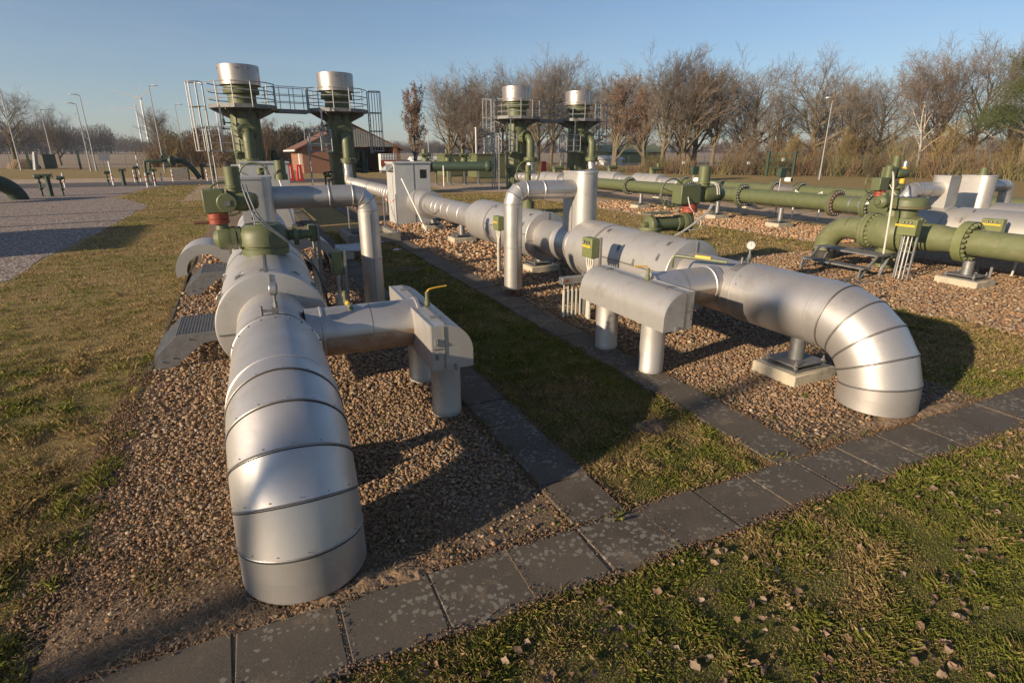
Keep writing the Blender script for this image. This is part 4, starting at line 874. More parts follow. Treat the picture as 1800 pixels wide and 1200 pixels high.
b = MB(); chain(b,(P[0][0],P[0][1],1.22),(P[1][0],P[1][1],1.22),.26); chain(b,(P[2][0],P[2][1],1.22),(P[3][0],P[3][1],1.22),.20); tag(b.build('chain',['white','signal'],None), 'red and white plastic chain sagging between the pit posts', 'chain')

# tall grey cabinets through which the lines pass
def cabinet(label, x0, y0, w, d, h):
    t = thing('equipment_cabinet', label, 'cabinet', (x0,y0,0), 'tall grey equipment cabinets')
    b = MB(); b.box((x0,y0,0),(x0+w,y0+d,h)); b.build('housing','cab',t,bevel=.01)
    b = MB(); b.box((x0-.04,y0-.04,h+.001),(x0+w+.04,y0+d+.04,h+.05)); b.prism([(y0+d*.1,h-.02),(y0+d*.1,h-.24),(y0+d*.1+.01,h-.02)],0,x0-.25,x0-.02) ; b.build('roof_sheet','cab',t)
    b = MB(); b.prism([(x0-.002,h-.05),(x0-.20,h-.22),(x0-.18,h-.24),(x0-.002,h-.10)],1,y0+.1,y0+d-.1); b.build('vent_hood','cab',t)
    b = MB(); b.box((x0+w*.80-.12,y0-.006,h-.48),(x0+w*.80+.10,y0-.001,h-.20)); b.build('vent_grille','grille_shade',t)
    b = MB(); b.box((x0+w*.52,y0-.008,.05),(x0+w*.54,y0-.001,h-.02)); b.box((x0-.008,y0+.3,.1),(x0-.001,y0+.32,h-.26)); b.build('door_edge','alu_bead',t)
    return t
cabinet('tall grey cabinet swallowing the second silver pipeline', 4.62, 19.2, 1.24, 1.15, 2.0)
cabinet('pale grey cabinet standing behind the riser hood of the nearest pipeline', -.02, 20.0, 1.42, 1.3, 2.02)
for (x,y0,z0,y1,l) in ((4.72,18.6,1.5,16.9,'thin white pole leaning on the pipe in front of the second cabinet'),(1.02,19.2,1.6,17.3,'thin white pole leaning beside the cabinet on the nearest pipeline')):
    b = MB(); b.cyl((x,y0,z0),(x+.25,y1,.0),.022,seg=8); b.cyl((x,y0,z0),(x-.01,y0+.02,z0+.04),.028,seg=8); tag(b.build('leaning_pole','white',None), l, 'pole')

# far part of the second line rising into its tower, far part of the first
def far_run(label, X0, y0, y1, z, ztop, R=.27):
    t = thing('insulated_pipe_run', label, 'pipe', (X0,y0,0), 'silver pipe runs to the towers')
    n = int((y1-.7-y0)/.42); b = MB(); b.rev((X0,y0,z),(0,1,0), beads(0,y1-.7-y0,R,[.2+.42*i for i in range(n)],.010,.02), 32,(True,True)); b.build('pipe_shell','alu',t)
    b = MB(); pts = [(X0,y1-.72,z)]+[(X0,y1-.7+.6*math.sin(R_(a)),z+.6-.6*math.cos(R_(a))) for a in range(0,91,15)]+[(X0,y1-.1,ztop)]; b.tube(pts,R*.95,28)
    for a in range(10,90,16): b.ring((X0,y1-.7+.6*math.sin(R_(a)),z+.6-.6*math.cos(R_(a))),(0,math.cos(R_(a)),math.sin(R_(a))),R*.97,.012,28,5)
    b.build('pipe_bend','alu',t)
    b = MB(); b.box((X0-.12,y0+3,0),(X0+.12,y0+3.25,z-R)); b.box((X0-.12,y0+7,0),(X0+.12,y0+7.25,z-R)); b.build('saddle_leg','galv_d',t)
    return t
# ------------------------------------------------------------------ filter towers
def tower(label, X, Y, side, low, outx=0.0):
    """side: +1/-1 side of the tall caged ladder; low: side of the lower stand"""
    t = thing('filter_tower', label, 'tower', (X,Y,0), 'green filter towers')
    b = MB(); b.rev((X,Y,0),(0,0,1),[(0,.72),(2.26,.72),(2.27,.76),(2.34,.76),(2.35,.72),(4.3,.70),(4.35,.66),(5.10,.66),(5.12,.82),(5.16,.84),(5.36,.84),(5.38,.80),(5.50,.80),(5.52,.55)],40); b.build('vessel','green',t)
    b = MB(); b.rev((X,Y,5.50),(0,0,1),[(0,.93),(.02,.95),(.90,.96),(.92,.95),(.92,.92),(.6,.91),(.0,.89)],48,(False,False)); b.rev((X,Y,5.51),(0,0,1),[(0,.92),(.02,.92)],40,(True,True),1); h = b.build('hood',['stain','galv_d'],t)
    b = MB()
    for k in range(10):
        a = k*math.pi/5+.2; b.box((X+.96*math.cos(a)-.03,Y+.96*math.sin(a)-.03,6.22),(X+.96*math.cos(a)+.03,Y+.96*math.sin(a)+.03,6.28))
    for a in (-1.25,1.9): b.bar((X+.955*math.cos(a),Y+.955*math.sin(a),5.52),(X+.965*math.cos(a),Y+.965*math.sin(a),6.40),.04,.02,up=(math.cos(a),math.sin(a),0))
    b.build('hood_clip','stain',h)
    # platform
    b = MB(); n = 12; R1, R2 = .74, 1.62; z0, z1 = 4.42, 4.50; vs = []
    for (r_, z_) in ((R1,z0),(R2,z0),(R2,z1+.10),(R2-.02,z1+.10),(R2-.02,z1),(R1,z1)):
        for i in range(n): a = 2*math.pi*(i+.5)/n; vs.append((X+r_*math.cos(a),Y+r_*math.sin(a),z_))
    b.add(vs, [(j*n+i,j*n+(i+1)%n,((j+1)%6)*n+(i+1)%n,((j+1)%6)*n+i) for j in range(6) for i in range(n)])
    for i in range(8):
        a = 2*math.pi*i/8+.2; u, v = math.cos(a), math.sin(a); w = (-v*.02,u*.02)
        pr = [(.70,4.42),(1.50,4.42),(1.50,4.34),(.70,3.95)]; vs = [(X+u*r_+w[0]*s_,Y+v*r_+w[1]*s_,z_) for s_ in (-1,1) for r_,z_ in pr]; b.add(vs,[(0,1,2,3),(7,6,5,4),(0,4,5,1),(1,5,6,2),(2,6,7,3),(3,7,4,0)])
    b.build('platform','galv_d',t,smooth=False)
    b = MB(); n = 12; a0 = 0
    for i in range(n):
        a = 2*math.pi*(i+.5)/n
        if abs(math.cos(a)*side-1) < .06: continue
        b.cyl((X+1.60*math.cos(a),Y+1.60*math.sin(a),4.45),(X+1.60*math.cos(a),Y+1.60*math.sin(a),5.60),.030,seg=6)
    for z_ in (4.86,5.22,5.60):
        for i in range(n):
            a, c = 2*math.pi*(i+.5)/n, 2*math.pi*(i+1.5)/n
            if (math.cos((a+c)/2)*side > .93): continue
            if (math.cos((a+c)/2)*side < -.93): continue
            b.cyl((X+1.60*math.cos(a),Y+1.60*math.sin(a),z_),(X+1.60*math.cos(c),Y+1.60*math.sin(c),z_),.025,seg=6)
    b.build('railing','galv_l',t)
    # caged ladder
    lx = X+side*1.72
    b = MB()
    for dy in (-.22,.22): b.cyl((lx,Y+dy,0 if side == low else 2.3),(lx,Y+dy,5.6),.032,seg=6)
    z_ = .3 if side == low else 2.4
    while z_ < 4.5: b.cyl((lx,Y-.22,z_),(lx,Y+.22,z_),.022,seg=5); z_ += .28
    b.build('ladder','galv_l',t)
    b = MB()
    for z_ in (2.42,3.5,4.48,5.6):
        pts = [(lx+side*(.35+.36*math.cos(a)) if True else 0, Y+.36*math.sin(a), z_) for a in [R_(-150+300*i/14) for i in range(15)]]
        b.tube([(lx,Y-.22,z_)]+pts+[(lx,Y+.22,z_)],.026,5)
    for a in (-100,-50,0,50,100): b.cyl((lx+side*(.35+.36*math.cos(R_(a))),Y+.36*math.sin(R_(a)),2.42),(lx+side*(.35+.36*math.cos(R_(a))),Y+.36*math.sin(R_(a)),5.6),.022,seg=5)
    b.build('safety_cage','galv_l',t)
    # lower stand with its own ladder
    qx = X+low*1.25
    b = MB(); b.box((qx-.55,Y-1.55,2.38),(qx+.55,Y-.55,2.46)); b.build('lower_stand','galv_d',t)
    b = MB()
    for (x_,y_) in ((-.55,-1.55),(0,-1.55),(.55,-1.55),(-.55,-.55),(-.55,-1.05),(.55,-1.05)): b.cyl((qx+x_,Y+y_,2.4),(qx+x_,Y+y_,3.5),.030,seg=6)
    for z_ in (2.78,3.14,3.5): b.cyl((qx-.55,Y-1.55,z_),(qx+.55,Y-1.55,z_),.025,seg=6); b.cyl((qx-.55,Y-1.55,z_),(qx-.55,Y-.55,z_),.025,seg=6); b.cyl((qx+.55,Y-1.55,z_),(qx+.55,Y-.9,z_),.025,seg=6)
    b.build('stand_railing','galv_l',t)
    b = MB(); lx2 = qx-.62
    for dy in (-.2,.2): b.cyl((lx2,Y-1.1+dy,0),(lx2,Y-1.1+dy,3.4),.030,seg=6)
    for k in range(10): b.cyl((lx2,Y-1.3,.25+k*.27),(lx2,Y-.9,.25+k*.27),.02,seg=5)
    b.box((lx2-.08,Y-1.36,0),(lx2+.08,Y-1.24,.06)); b.box((lx2-.08,Y-.96,0),(lx2+.08,Y-.84,.06)); b.build('ladder','galv_l',t)
    b = MB(); b.bar((qx+low*-.1,Y-1.5,2.4),(qx+low*-.18,Y-1.4,4.5),.07,.05); b.build('strut','galv',t,smooth=False)
    # outlet elbow
    ox, oy = X+outx, Y-1.42
    b = MB(); b.cyl((X+outx*.3,Y-.55,3.28),(X+outx*.75,Y-1.0,3.28),.33,seg=28); pts = [(X+outx*.7,Y-.95,3.28)]+[(ox-outx*.3*(1-math.sin(R_(a))),Y-1.0-.42*math.sin(R_(a)),2.86+.42*math.cos(R_(a))) for a in range(0,91,15)]+[(ox,oy,1.95)]; b.tube(pts,.27,28); b.build('outlet_bend','green',t)
    b = MB(); d_ = Vector((outx*.45,-.45,0)).normalized(); flange_bolts(b,(X+outx*.72,Y-.98,3.28),d_,.47,.41,.09,18,.03); flange_bolts(b,(ox,oy,1.90),(0,0,1),.45,.39,.12,18,.03); b.build('flange','green',t)
    # small-bore piping at mid height
    b = MB(); s_ = -1
    b.tube([(X-.70,Y-.4,3.75),(X-1.0,Y-.7,3.75),(X-1.0,Y-.7,4.2)],.035,8); b.tube([(X-.7,Y-.45,3.45),(X-1.1,Y-.8,3.45)],.03,8); b.cyl((X-1.0,Y-.72,3.62),(X-1.0,Y-.72,3.92),.07,seg=10); b.cyl((X-1.1,Y-.72,3.45),(X-1.1,Y-.72,3.58),.09,seg=10)
    b.tube([(X-.7,Y-.3,1.3),(X-1.15,Y-.9,1.3),(X-1.15,Y-.9,.0)],.05,8); b.tube([(X-.7,Y-.3,.9),(X-1.0,Y-1.1,.9),(X-1.0,Y-1.1,0)],.04,8)
    for k in range(4): b.sphere((X-.9-.1*k,Y-.8-.1*k,1.1+.14*(k%2)),.09,8)
    b.build('bypass_piping','green_far',t)
    b = MB(); b.cyl((X+.6,Y+.2,1.7),(X+1.15,Y+.1,1.7),.2,seg=18); b.cyl((X+1.15,Y+.1,1.2),(X+1.15,Y+.1,2.3),.17,seg=18); b.cyl((X+1.35,Y+.1,1.2),(X+1.35,Y+.1,2.1),.10,seg=14); b.sphere((X+1.15,Y+.1,2.32),.15,10); b.build('relief_valve','green_far',t)
    return t
T1 = (.55,33.5); T2 = (5.35,34.5); T3 = (17.2,36.2); T4 = (22.5,37.0)
tower('leftmost green tower with a steel hood, rising behind the nearest pipeline', *T1, -1, -1, .0)
tower('second green tower from the left, in front of the brick building', *T2, 1, -1, .10)
tower('third green tower from the left, ladder on its left flank', *T3, -1, -1, .35)
tower('rightmost green tower with steel hood', *T4, 1, -1, .35)
def walkway(label, A, B_):
    A, B_ = Vector((*A,0)), Vector((*B_,0)); d = (B_-A).normalized(); n = Vector((-d.y,d.x,0)); a, c = A+d*1.6, B_-d*1.6
    t = thing('walkway_bridge', label, 'footbridge', (a.x,a.y,4.4), 'walkway bridges between towers')
    b = MB(); b.bar(a+Vector((0,0,4.46)), c+Vector((0,0,4.46)), .8, .07); b.bar(a+n*.38+Vector((0,0,4.40)), c+n*.38+Vector((0,0,4.40)), .06,.16); b.bar(a-n*.38+Vector((0,0,4.40)), c-n*.38+Vector((0,0,4.40)), .06,.16); b.build('deck','galv_d',t,smooth=False)
    for s_ in (-1,1):
        b = MB()
        for k in range(3): p_ = a.lerp(c, .08+.42*k)+n*.38*s_; b.cyl(p_+Vector((0,0,4.45)), p_+Vector((0,0,5.55)), .022, seg=6)
        for z_ in (4.85,5.2,5.58): b.cyl(a+n*.38*s_+Vector((0,0,z_)), c+n*.38*s_+Vector((0,0,z_)), .018, seg=6)
        b.build('railing','galv',t)
walkway('steel walkway bridge joining the two left towers', T1, T2)
walkway('steel walkway bridge joining the two right towers', T3, T4)
far_run('ribbed silver pipe running from the second cabinet up into the second tower', XR+.05, 20.36, 33.08, .80, 1.78)
far_run('silver pipe running from the first cabinet up into the leftmost tower', .55, 21.32, 32.08, .80, 1.78)
# back rows: silver valve casings in front of towers three and four
def back_row(label, X0, y0, y1, casings, ytower, xt):
    t = thing('insulated_pipe_run', label, 'pipe', (X0,y0,0), 'silver pipe runs to the towers')
    b = MB(); b.rev((X0,y0,.85),(0,1,0), beads(0,y1-y0,.27,[.6*i+.3 for i in range(int((y1-y0)/.6))],.008,.02), 28); b.build('pipe_shell','alu',t)
    for (a,c) in casings:
        b = MB(); b.rev((X0,a,.85),(0,1,0),[(0,.28),(.0,.42),(.01,.43),((c-a)*.6,.43),((c-a)*.6,.40),((c-a)*.64,.40),((c-a)*.64,.43),((c-a),.43),((c-a),.28)],32); o = b.build('valve_casing','alu_flat',t,ang=25)
        b = MB(); ym = (a+c)/2-.2; b.cyl((X0,ym,1.25),(X0,ym,1.45),.13,seg=16); b.cyl((X0-.1,ym,1.5),(X0+.55,ym,1.52),.11,seg=16); b.cyl((X0+.4,ym,1.5),(X0+.4,ym,1.8),.08,seg=14); b.build('valve_drive','green',t)
    b = MB(); b.tube([(X0,y1-.1,.85),(X0,y1+.5,.85),(X0+(xt-X0)*.4,ytower-.9,.87),(xt,ytower-.35,1.0),(xt,ytower,1.35),(xt,ytower,1.82)],.26,24,smooth=2); b.build('pipe_bend','alu',t)
    return t
back_row('silver pipe run feeding the third tower', XT+.35, 27.0, 33.6, ((28.2,30.4),), 34.8, 17.55)
back_row('silver pipe run feeding the rightmost tower, rear row', XF+.2, 22.6, 33.6, ((24.3,26.4),(28.2,30.4)), 35.6, 22.85)

# ------------------------------------------------------------------ olive pipelines
def thin_line(label, X, z, R, y0, y1, flanges, meter=None, Rf=1.62, boots=True):
    t = thing('green_pipeline', label, 'pipeline', (X,y0,0), 'olive pipelines')
    cuts = [y0]+[m for m in (meter or [])]+[y1]
    if meter:
        b = MB(); b.cyl((X,y0,z),(X,meter[0],z),R,seg=40); b.build('pipe','green',t); b = MB(); b.cyl((X,meter[1],z),(X,y1,z),R,seg=40); b.build('pipe','green',t)
        b = MB(); b.rev((X,meter[0],z),(0,1,0),[(0,R),(.12,R*.93),(meter[1]-meter[0]-.12,R*.93),(meter[1]-meter[0],R)],40); b.build('meter_spool','stain',t)
    else:
        b = MB(); b.cyl((X,y0,z),(X,y1,z),R,seg=40); b.build('pipe','green',t)
    for f_ in flanges:
        b = MB(); flange_bolts(b,(X,f_,z),(0,1,0),R*Rf,R*Rf-.06,.07,20,.034,0); n_ = len(b.f)-20*6; b.mi = [0 if q < 350 else 1 for q in range(len(b.f))]; b.build('flange',['green','galv'],t)
    return t
lt = thin_line('long thin olive pipeline with bolted flanges, front row of the two', XT, .92, .235, 9.2, 27.1, [21.5,17.6,16.2,14.9,11.35,10.3], (16.3,17.5))
b = MB(); b.rev((XT,9.3,.92),(0,1,0),[(0,.27),(.1,.36),(.5,.38),(.85,.30)],36); b.cyl((XT,9.7,1.2),(XT,9.7,1.45),.13,seg=20); b.rev((XT,9.7,1.42),(0,0,1),[(0,.2),(.02,.24),(.10,.24),(.14,.15)],28); b.build('valve_body','green',lt)
actuator(lt, XT-.3, 9.75, 1.52, 1.15, wx=.35)
b = MB(); b.rev((XT,11.35,.92),(0,1,0),[(-.10,.30),(-.08,.375),(.06,.375),(.08,.30)],40); b.build('rust_ring','rust',lt)
b = MB(); b.cyl((XT,10.75,.92),(XT,10.80,.92),.238,seg=36,caps=(False,False)); b.cyl((XT,10.45,.92),(XT,10.50,.92),.238,seg=36,caps=(False,False)); b.build('clamp_band','galv',lt)
b = MB(); b.cyl((XT-.24,10.2,1.0),(XT-.30,10.2,1.02),.05,seg=12); b.build('gauge_port','white',lt)
for y, l in ((17.2,0),): 
    b = MB(); b.box((XT-.06,y-.14,1.28),(XT+.06,y+.14,1.42)); b.cyl((XT,y-.14,1.35),(XT,y+.14,1.35),.085,seg=14); b.build('transmitter','white',lt)
lf = thin_line('rear thin olive pipeline with a shiny measuring spool', XF, .92, .21, 7.0, 22.6, [22.3,16.9,15.7,12.6,9.5], (15.8,16.8))
b = MB(); b.box((XF-.06,16.3-.14,1.25),(XF+.06,16.3+.14,1.39)); b.cyl((XF,16.16,1.32),(XF,16.44,1.32),.085,seg=14); b.build('transmitter','white',lf)
for x, y, l in ((XT+1.6,19.2,'small green instrument box on a post behind the thin olive pipe, left one'),(XF-1.3,15.6,'small green instrument box on a post near the shiny spool')):
    t = thing('instrument_post', l, 'instrument box', (x,y,0)); b = MB(); b.cyl((x,y,0),(x,y,1.5),.025,seg=8); b.build('post','galv',t); b = MB(); b.box((x-.12,y-.08,1.45),(x+.18,y+.08,1.78)); b.build('enclosure','green_far',t,bevel=.01)
for x, y, n_, l in ((XF-1.0,14.0,2,'white rope barrier on short posts along the rear olive pipe'),(20.6,8.6,2,'white rope barrier behind the upright silver hoods')):
    t = thing('rope_barrier', l, 'barrier', (x,y,0))
    for k in range(n_): b = MB(); b.cyl((x,y+k*1.1,0),(x,y+k*1.1,1.02),.02,seg=6); b.build('post','white',t)
    b = MB()
    for k in range(n_-1): chain(b,(x,y+k*1.1,1.0),(x,y+k*1.1+1.1,1.0),.15,10,.014)
    b.build('rope',['white','white'],t)
# thick olive pipe
G = thing('thick_green_pipe', 'thick olive pipe with heavy bolted flanges bending into the pebbles', 'pipeline', (XG,5,0)); R = .238; z = .77
b = MB(); yE = 8.15; rb = .55
b.tube([(XG,yE,z)]+[(XG,yE+rb*math.sin(R_(a)),z-rb+rb*math.cos(R_(a))) for a in range(10,91,10)]+[(XG,yE+rb,.16)],R,36)
b.rev((XG,7.72,z),(0,1,0),[(0,.275),(.1,.26),(.43,R)],36,(False,False)); b.build('pipe_bend','green_d',G)
b = MB(); b.rev((XG,yE+rb,-.02),(0,0,1),[(0,R+.006),(.17,R+.006),(.19,R)],36,(False,False)); b.rev((XG,yE+rb,.17),(0,0,1),[(0,R+.003),(.05,R+.003)],36,(False,False)); b.build('bitumen_sleeve','black',G)
b = MB(); b.rev((XG,6.95,z),(0,1,0),[(0,.30),(.06,.34),(.30,.365),(.55,.34),(.70,.30)],40); b.cyl((XG,7.3,z+.3),(XG,7.3,z+.52),.13,seg=20); b.cyl((XG,7.3,.05),(XG,7.3,z-.3),.16,seg=20); b.cyl((XG,7.3,z-.40),(XG,7.3,z-.36),.2,seg=20); b.build('valve_body','green_d',G)
b = MB(); flange_bolts(b,(XG,7.70,z),(0,1,0),.375,.315,.07,20,.036); b.build('flange','green_d',G)
b = MB(); flange_bolts(b,(XG,6.86,z),(0,1,0),.375,.315,.07,20,.036); b.build('flange','green_d',G)
b = MB(); flange_bolts(b,(XG,5.86,z),(0,1,0),.375,.315,.07,20,.036); b.build('flange','green_d',G)
b = MB(); b.rev((XG,5.95,z),(0,1,0),[(0,.235),(.25,.235),(.40,.262),(.80,.262)],40,(False,False)); b.build('pipe','green_d',G)
b = MB(); b.cyl((XG,2.0,z),(XG,5.8,z),R,seg=40); b.build('pipe','green_d',G)
b = MB(); b.rev((XG,5.78,z),(0,1,0),[(0,.378),(.16,.378)],40,(False,False)); 
b.build('clamp_band','green_b',G)
b = MB(); b.cyl((XG,7.05,1.05),(XG,7.05,1.3),.2,seg=24); b.rev((XG,7.05,1.28),(0,0,1),[(0,.2),(.01,.37),(.055,.37),(.06,.35),(.17,.34),(.215,.30),(.22,.1)],40); b.build('gear_dome','green',G)
b = MB(); b.rev((XG,7.05,1.31),(0,0,1),[(0,.373),(.014,.373)],36,(False,False)); b.build('rust_ring','rust',G)
b = MB(); b.rev((XG-.25,7.35,1.40),(-1,0,0),[(0,.12),(.1,.14),(.2,.13),(.24,.09),(.25,.05),(.28,.05)],24); b.cyl((XG-.36,7.35,1.45),(XG-.36,7.35,1.58),.07,seg=16); b.build('gearbox_shaft','green',G)
actuator(G, XG-.36, 7.45, 1.50, .92, False, bl=.2, ml=.3)
b = MB(); b.tube([(XG-.48,7.2,1.98),(XG-.60,7.1,1.92),(XG-.66,7.0,1.6),(XG-.75,6.9,.9),(XG-.78,6.85,.02)],.018,8,smooth=2); b.tube([(XG-.5,7.2,1.75),(XG-.42,7.1,1.55),(XG-.25,7.05,1.5),(XG-.05,7.1,1.7)],.010,6,smooth=2); b.build('conduit','cable',G)
# junction boxes beside the thick pipe
t = thing('junction_box', 'green box with three black knobs on a slanting ladder-like frame by the thick olive pipe', 'junction box', (11.3,6.5,0), 'green junction boxes on posts')
def jb_part(t, x, y, z0, l=.34, w=.16, h=.30):
    b = MB(); b.box((x,y-l/2,z0),(x+w,y+l/2,z0+h)); e = b.build('enclosure','green_b',t,bevel=.01)
    b = MB(); b.box((x-.004,y-l/2+.03,z0+h*.54),(x-.0005,y+l/2+.05,z0+h*.66)); b.build('label_plate','yellow',e)
    for k in range(3):
        b = MB(); b.cyl((x-.02,y-.07+.07*k,z0+h*.80),(x,y-.07+.07*k,z0+h*.80),.02,seg=10); b.cyl((x-.023,y-.07+.07*k,z0+h*.80),(x-.02,y-.07+.07*k,z0+h*.80),.011,seg=8,mi=1); b.build('knob',['black','dial'],e)
jb_part(t, 11.25, 6.5, .86)
b = MB()
for y in (6.36,6.62): b.bar((11.43,y,1.17) if y < 6.5 else (11.43,y,.86),(11.35,y-.02,0),.04,.03)
for z_ in (.25,.55): b.bar((11.36,6.34,z_),(11.38,6.62,z_),.03,.02)
b.build('frame','galv',t); b = MB()
for k in range(3): b.cyl((11.33,6.42+.07*k,.0),(11.36,6.42+.07*k,.86),.014 if k != 1 else .024,seg=8)
b.build('conduit','galv',t)
# insulated line at the right edge with its upright hoods
def right_line(label, X0, m, y_h, y0):
    t = thing('insulated_pipeline', label, 'pipeline', (X0,y0,0), 'aluminium clad pipelines'); RB = .475
    b = MB(); b.rev((X0,7.1,AZ),(0,1,0),[(0,.33),(0,RB-.01),(.01,RB),(.55,RB),(.56,.34),(.9,.33)],56,(False,False)); b.rev((X0,6.93,AZ),(0,1,0),[(0,RB-.035),(.18,RB-.035)],56,(False,False))
    b.rev((X0,y0,AZ),(0,1,0),[(0,.3),(0,RB),(.9,RB),(.905,RB+.006),(.93,RB+.006),(.935,RB),(6.93-y0,RB)],56,(False,False)); o = b.build('valve_casing','alu_flat',t,ang=25)
    for a, y in ((150,6.7),(150,6.0),(118,6.6),(115,5.7),(165,6.3)): clasp(t, X0, y, a, RB)
    b = MB(); b.tube([(X0,7.9,AZ),(X0,8.3,AZ-.02),(X0,8.5,AZ-.25),(X0,8.52,-.05)],.30,36,smooth=2); b.build('pipe_bend','alu',t)
    return t
t = right_line('silver pipeline behind the thick olive pipe, with a flat-sided hood', 13.8, -1, 8.3, 4.2)
b = MB(); X0 = 13.8
b.prism(stadium(X0,0,.36,7.20,7.62,1),2,.9,1.86); b.prism(stadium(X0,0,.38,7.19,7.63,1),2,1.855,1.88); b.build('riser_hood','alu_flat',t,ang=25)
b = MB(); z_ = 1.60; b.cyl((X0-.12,7.4,z_),(X0-1.05,7.4,z_),.15,seg=28); b.tube([(X0-1.04,7.4,z_),(X0-1.14,7.4,z_-.02),(X0-1.22,7.4,z_-.10),(X0-1.24,7.4,z_-.2),(X0-1.24,7.4,.2)],.15,28); b.ring((X0-.62,7.4,z_),(1,0,0),.151,.007,28,5,1); b.ring((X0-.95,7.4,z_),(1,0,0),.151,.007,28,5,1); b.ring((X0-1.24,7.4,z_-.3),(0,0,1),.151,.006,28,5,1); b.build('loop_pipe',['alu','alu_bead'],t)
b = MB(); b.cyl((X0+.02,5.2,1.2),(X0+.02,5.2,1.42),.14,seg=20); b.rev((X0-.1,5.2,1.42),(-1,0,0),[(0,.12),(.12,.14),(.2,.12),(.26,.06)],20); b.build('gearbox_shaft','green',t); actuator(t, X0-.2, 5.2, 1.56, .9)
b = MB(); b.tube([(X0-.4,5.15,2.0),(X0-.5,5.2,1.97),(X0-.58,5.3,1.75),(X0-.62,5.45,1.0),(X0-.64,5.5,.1)],.02,8,smooth=2); b.tube([(X0-.42,5.2,1.9),(X0-.35,5.1,1.6),(X0-.2,5.0,1.5)],.01,6,smooth=1); b.build('conduit','cable',t)
t2 = thing('junction_box', 'green box with three black knobs in front of the right-hand silver casing', 'junction box', (12.95,5.95,0), 'green junction boxes on posts')
jb_part(t2, 12.95, 5.95, .88, .36, .14, .26); b = MB(); b.box((13.10,5.80,0),(13.13,5.84,1.15)); b.box((13.10,6.04,0),(13.13,6.08,.9)); b.build('post','galv',t2)
t3 = thing('insulated_pipeline', 'hindmost silver pipeline with a round upright hood', 'pipeline', (16.0,5,0), 'aluminium clad pipelines')
b = MB(); b.rev((15.9,3.0,.85),(0,1,0),[(0,.40),(4.3,.40),(4.31,.30),(4.9,.30)],48,(True,True)); b.build('pipe_shell','alu',t3)
X0 = 15.6; b = MB(); b.prism(stadium(X0,0,.44,7.30,7.90,-1),2,1.1,1.83); b.prism(stadium(X0,0,.47,7.285,7.915,-1),2,1.825,1.85); b.cyl((X0,7.5,.8),(X0,7.5,1.15),.19,seg=24); b.build('riser_hood','alu',t3,ang=25)
b = MB(); b.cyl((X0,7.6,1.851),(X0,7.6,1.9),.1,seg=16); b.cyl((X0,7.6,1.9),(X0,7.6,2.02),.075,seg=16); b.build('control_housing','green',t3)
b = MB(); b.cyl((X0+.2,7.6,1.60),(X0+1.0,7.6,1.60),.14,seg=28); b.tube([(X0+1.0,7.6,1.60),(X0+1.12,7.6,1.58),(X0+1.2,7.6,1.48),(X0+1.22,7.6,.2)],.14,28,smooth=1); b.build('loop_pipe','alu',t3)
t4 = thing('yellow_marker_post', 'yellow gas marker post with a grey head in the grass behind the actuators', 'marker post', (39.9,24.0,0))
b = MB(); b.cyl((39.9,24.0,0),(39.9,24.0,1.45),.15,seg=12); b.build('post','yellow',t4); b = MB(); b.cyl((39.9,24.0,1.45),(39.9,24.0,1.8),.2,.16,seg=12); b.build('head','galv',t4)
# left-edge dark green bend and its small valves
t = thing('dark_green_bend', 'dark green pipe bend entering the grey gravel at the left edge', 'pipe', (-10.7,38,0))
b = MB(); b.tube([(-13.6,35.3,1.15),(-12.4,36.5,1.22),(-11.5,37.4,1.05),(-10.95,38.0,.65),(-10.75,38.2,.2),(-10.7,38.25,-.05)],.38,24,smooth=2); b.build('pipe','green_far',t)
def valve_stand(label, x, y, h, s=1.0, box=False):
    t = thing('valve_stand', label, 'valve', (x,y,0), 'small dark green valves on stems')
    b = MB(); b.cyl((x,y,0),(x,y,h),.07*s,seg=8); b.cyl((x,y,h*.35),(x,y,h*.45),.14*s,seg=10); b.cyl((x,y,h*.7),(x,y,h*.76),.13*s,seg=10); b.build('stem','green_far',t)
    b = MB(); 
    if box: b.box((x-.20*s,y-.12*s,h-.1),(x+.20*s,y+.12*s,h+.12*s)); b.cyl((x,y,0),(x,y,h),.15*s,seg=10)
    else: b.rev((x-.25*s,y,h+.05),(1,0,0),[(0,.08*s),(.1*s,.15*s),(.4*s,.15*s),(.5*s,.08*s)],12)
    b.build('actuator_head','green_far',t); handwheel(t,(x+.3*s,y,h+.05),(1,.3,0),.16*s,'green_far',2,.02)
    return t
VSC = .82
vs_ = [(-10.35,40.6,1.25,1.0,0,'dark valve on a thin stem just right of the dark green bend'),(-9.9,40.4,1.35,1.0,1,'bulky dark actuator right of the dark green bend'),(-9.3,40.2,1.15,.9,0,'dark stem valve farthest right of the group beside the dark bend'),
 (-9.0,51.3,1.1,.9,0,'dark stem left of the grey sign plate'),(-7.95,50.8,1.35,1.0,1,'stout dark green valve housing in the row of striped posts'),(-7.2,51.6,1.5,.9,0,'slim valve stem right of the stout housing'),(-6.5,51.6,.95,.8,0,'shortest valve stem near the striped posts'),(-6.1,51.4,1.3,1.1,1,'dark housing half hidden by striped posts'),
 (-3.2,60,1.5,1.1,1,'dark valve behind the left ladder, first'),(-2.3,60.5,1.3,1.0,0,'dark valve behind the left ladder, second'),(-1.3,60,1.3,1.0,0,'dark valve behind the left ladder, third')]
for x,y,h,s,bx,l in vs_: valve_stand(l,x,y,h*VSC,s*VSC,bx)
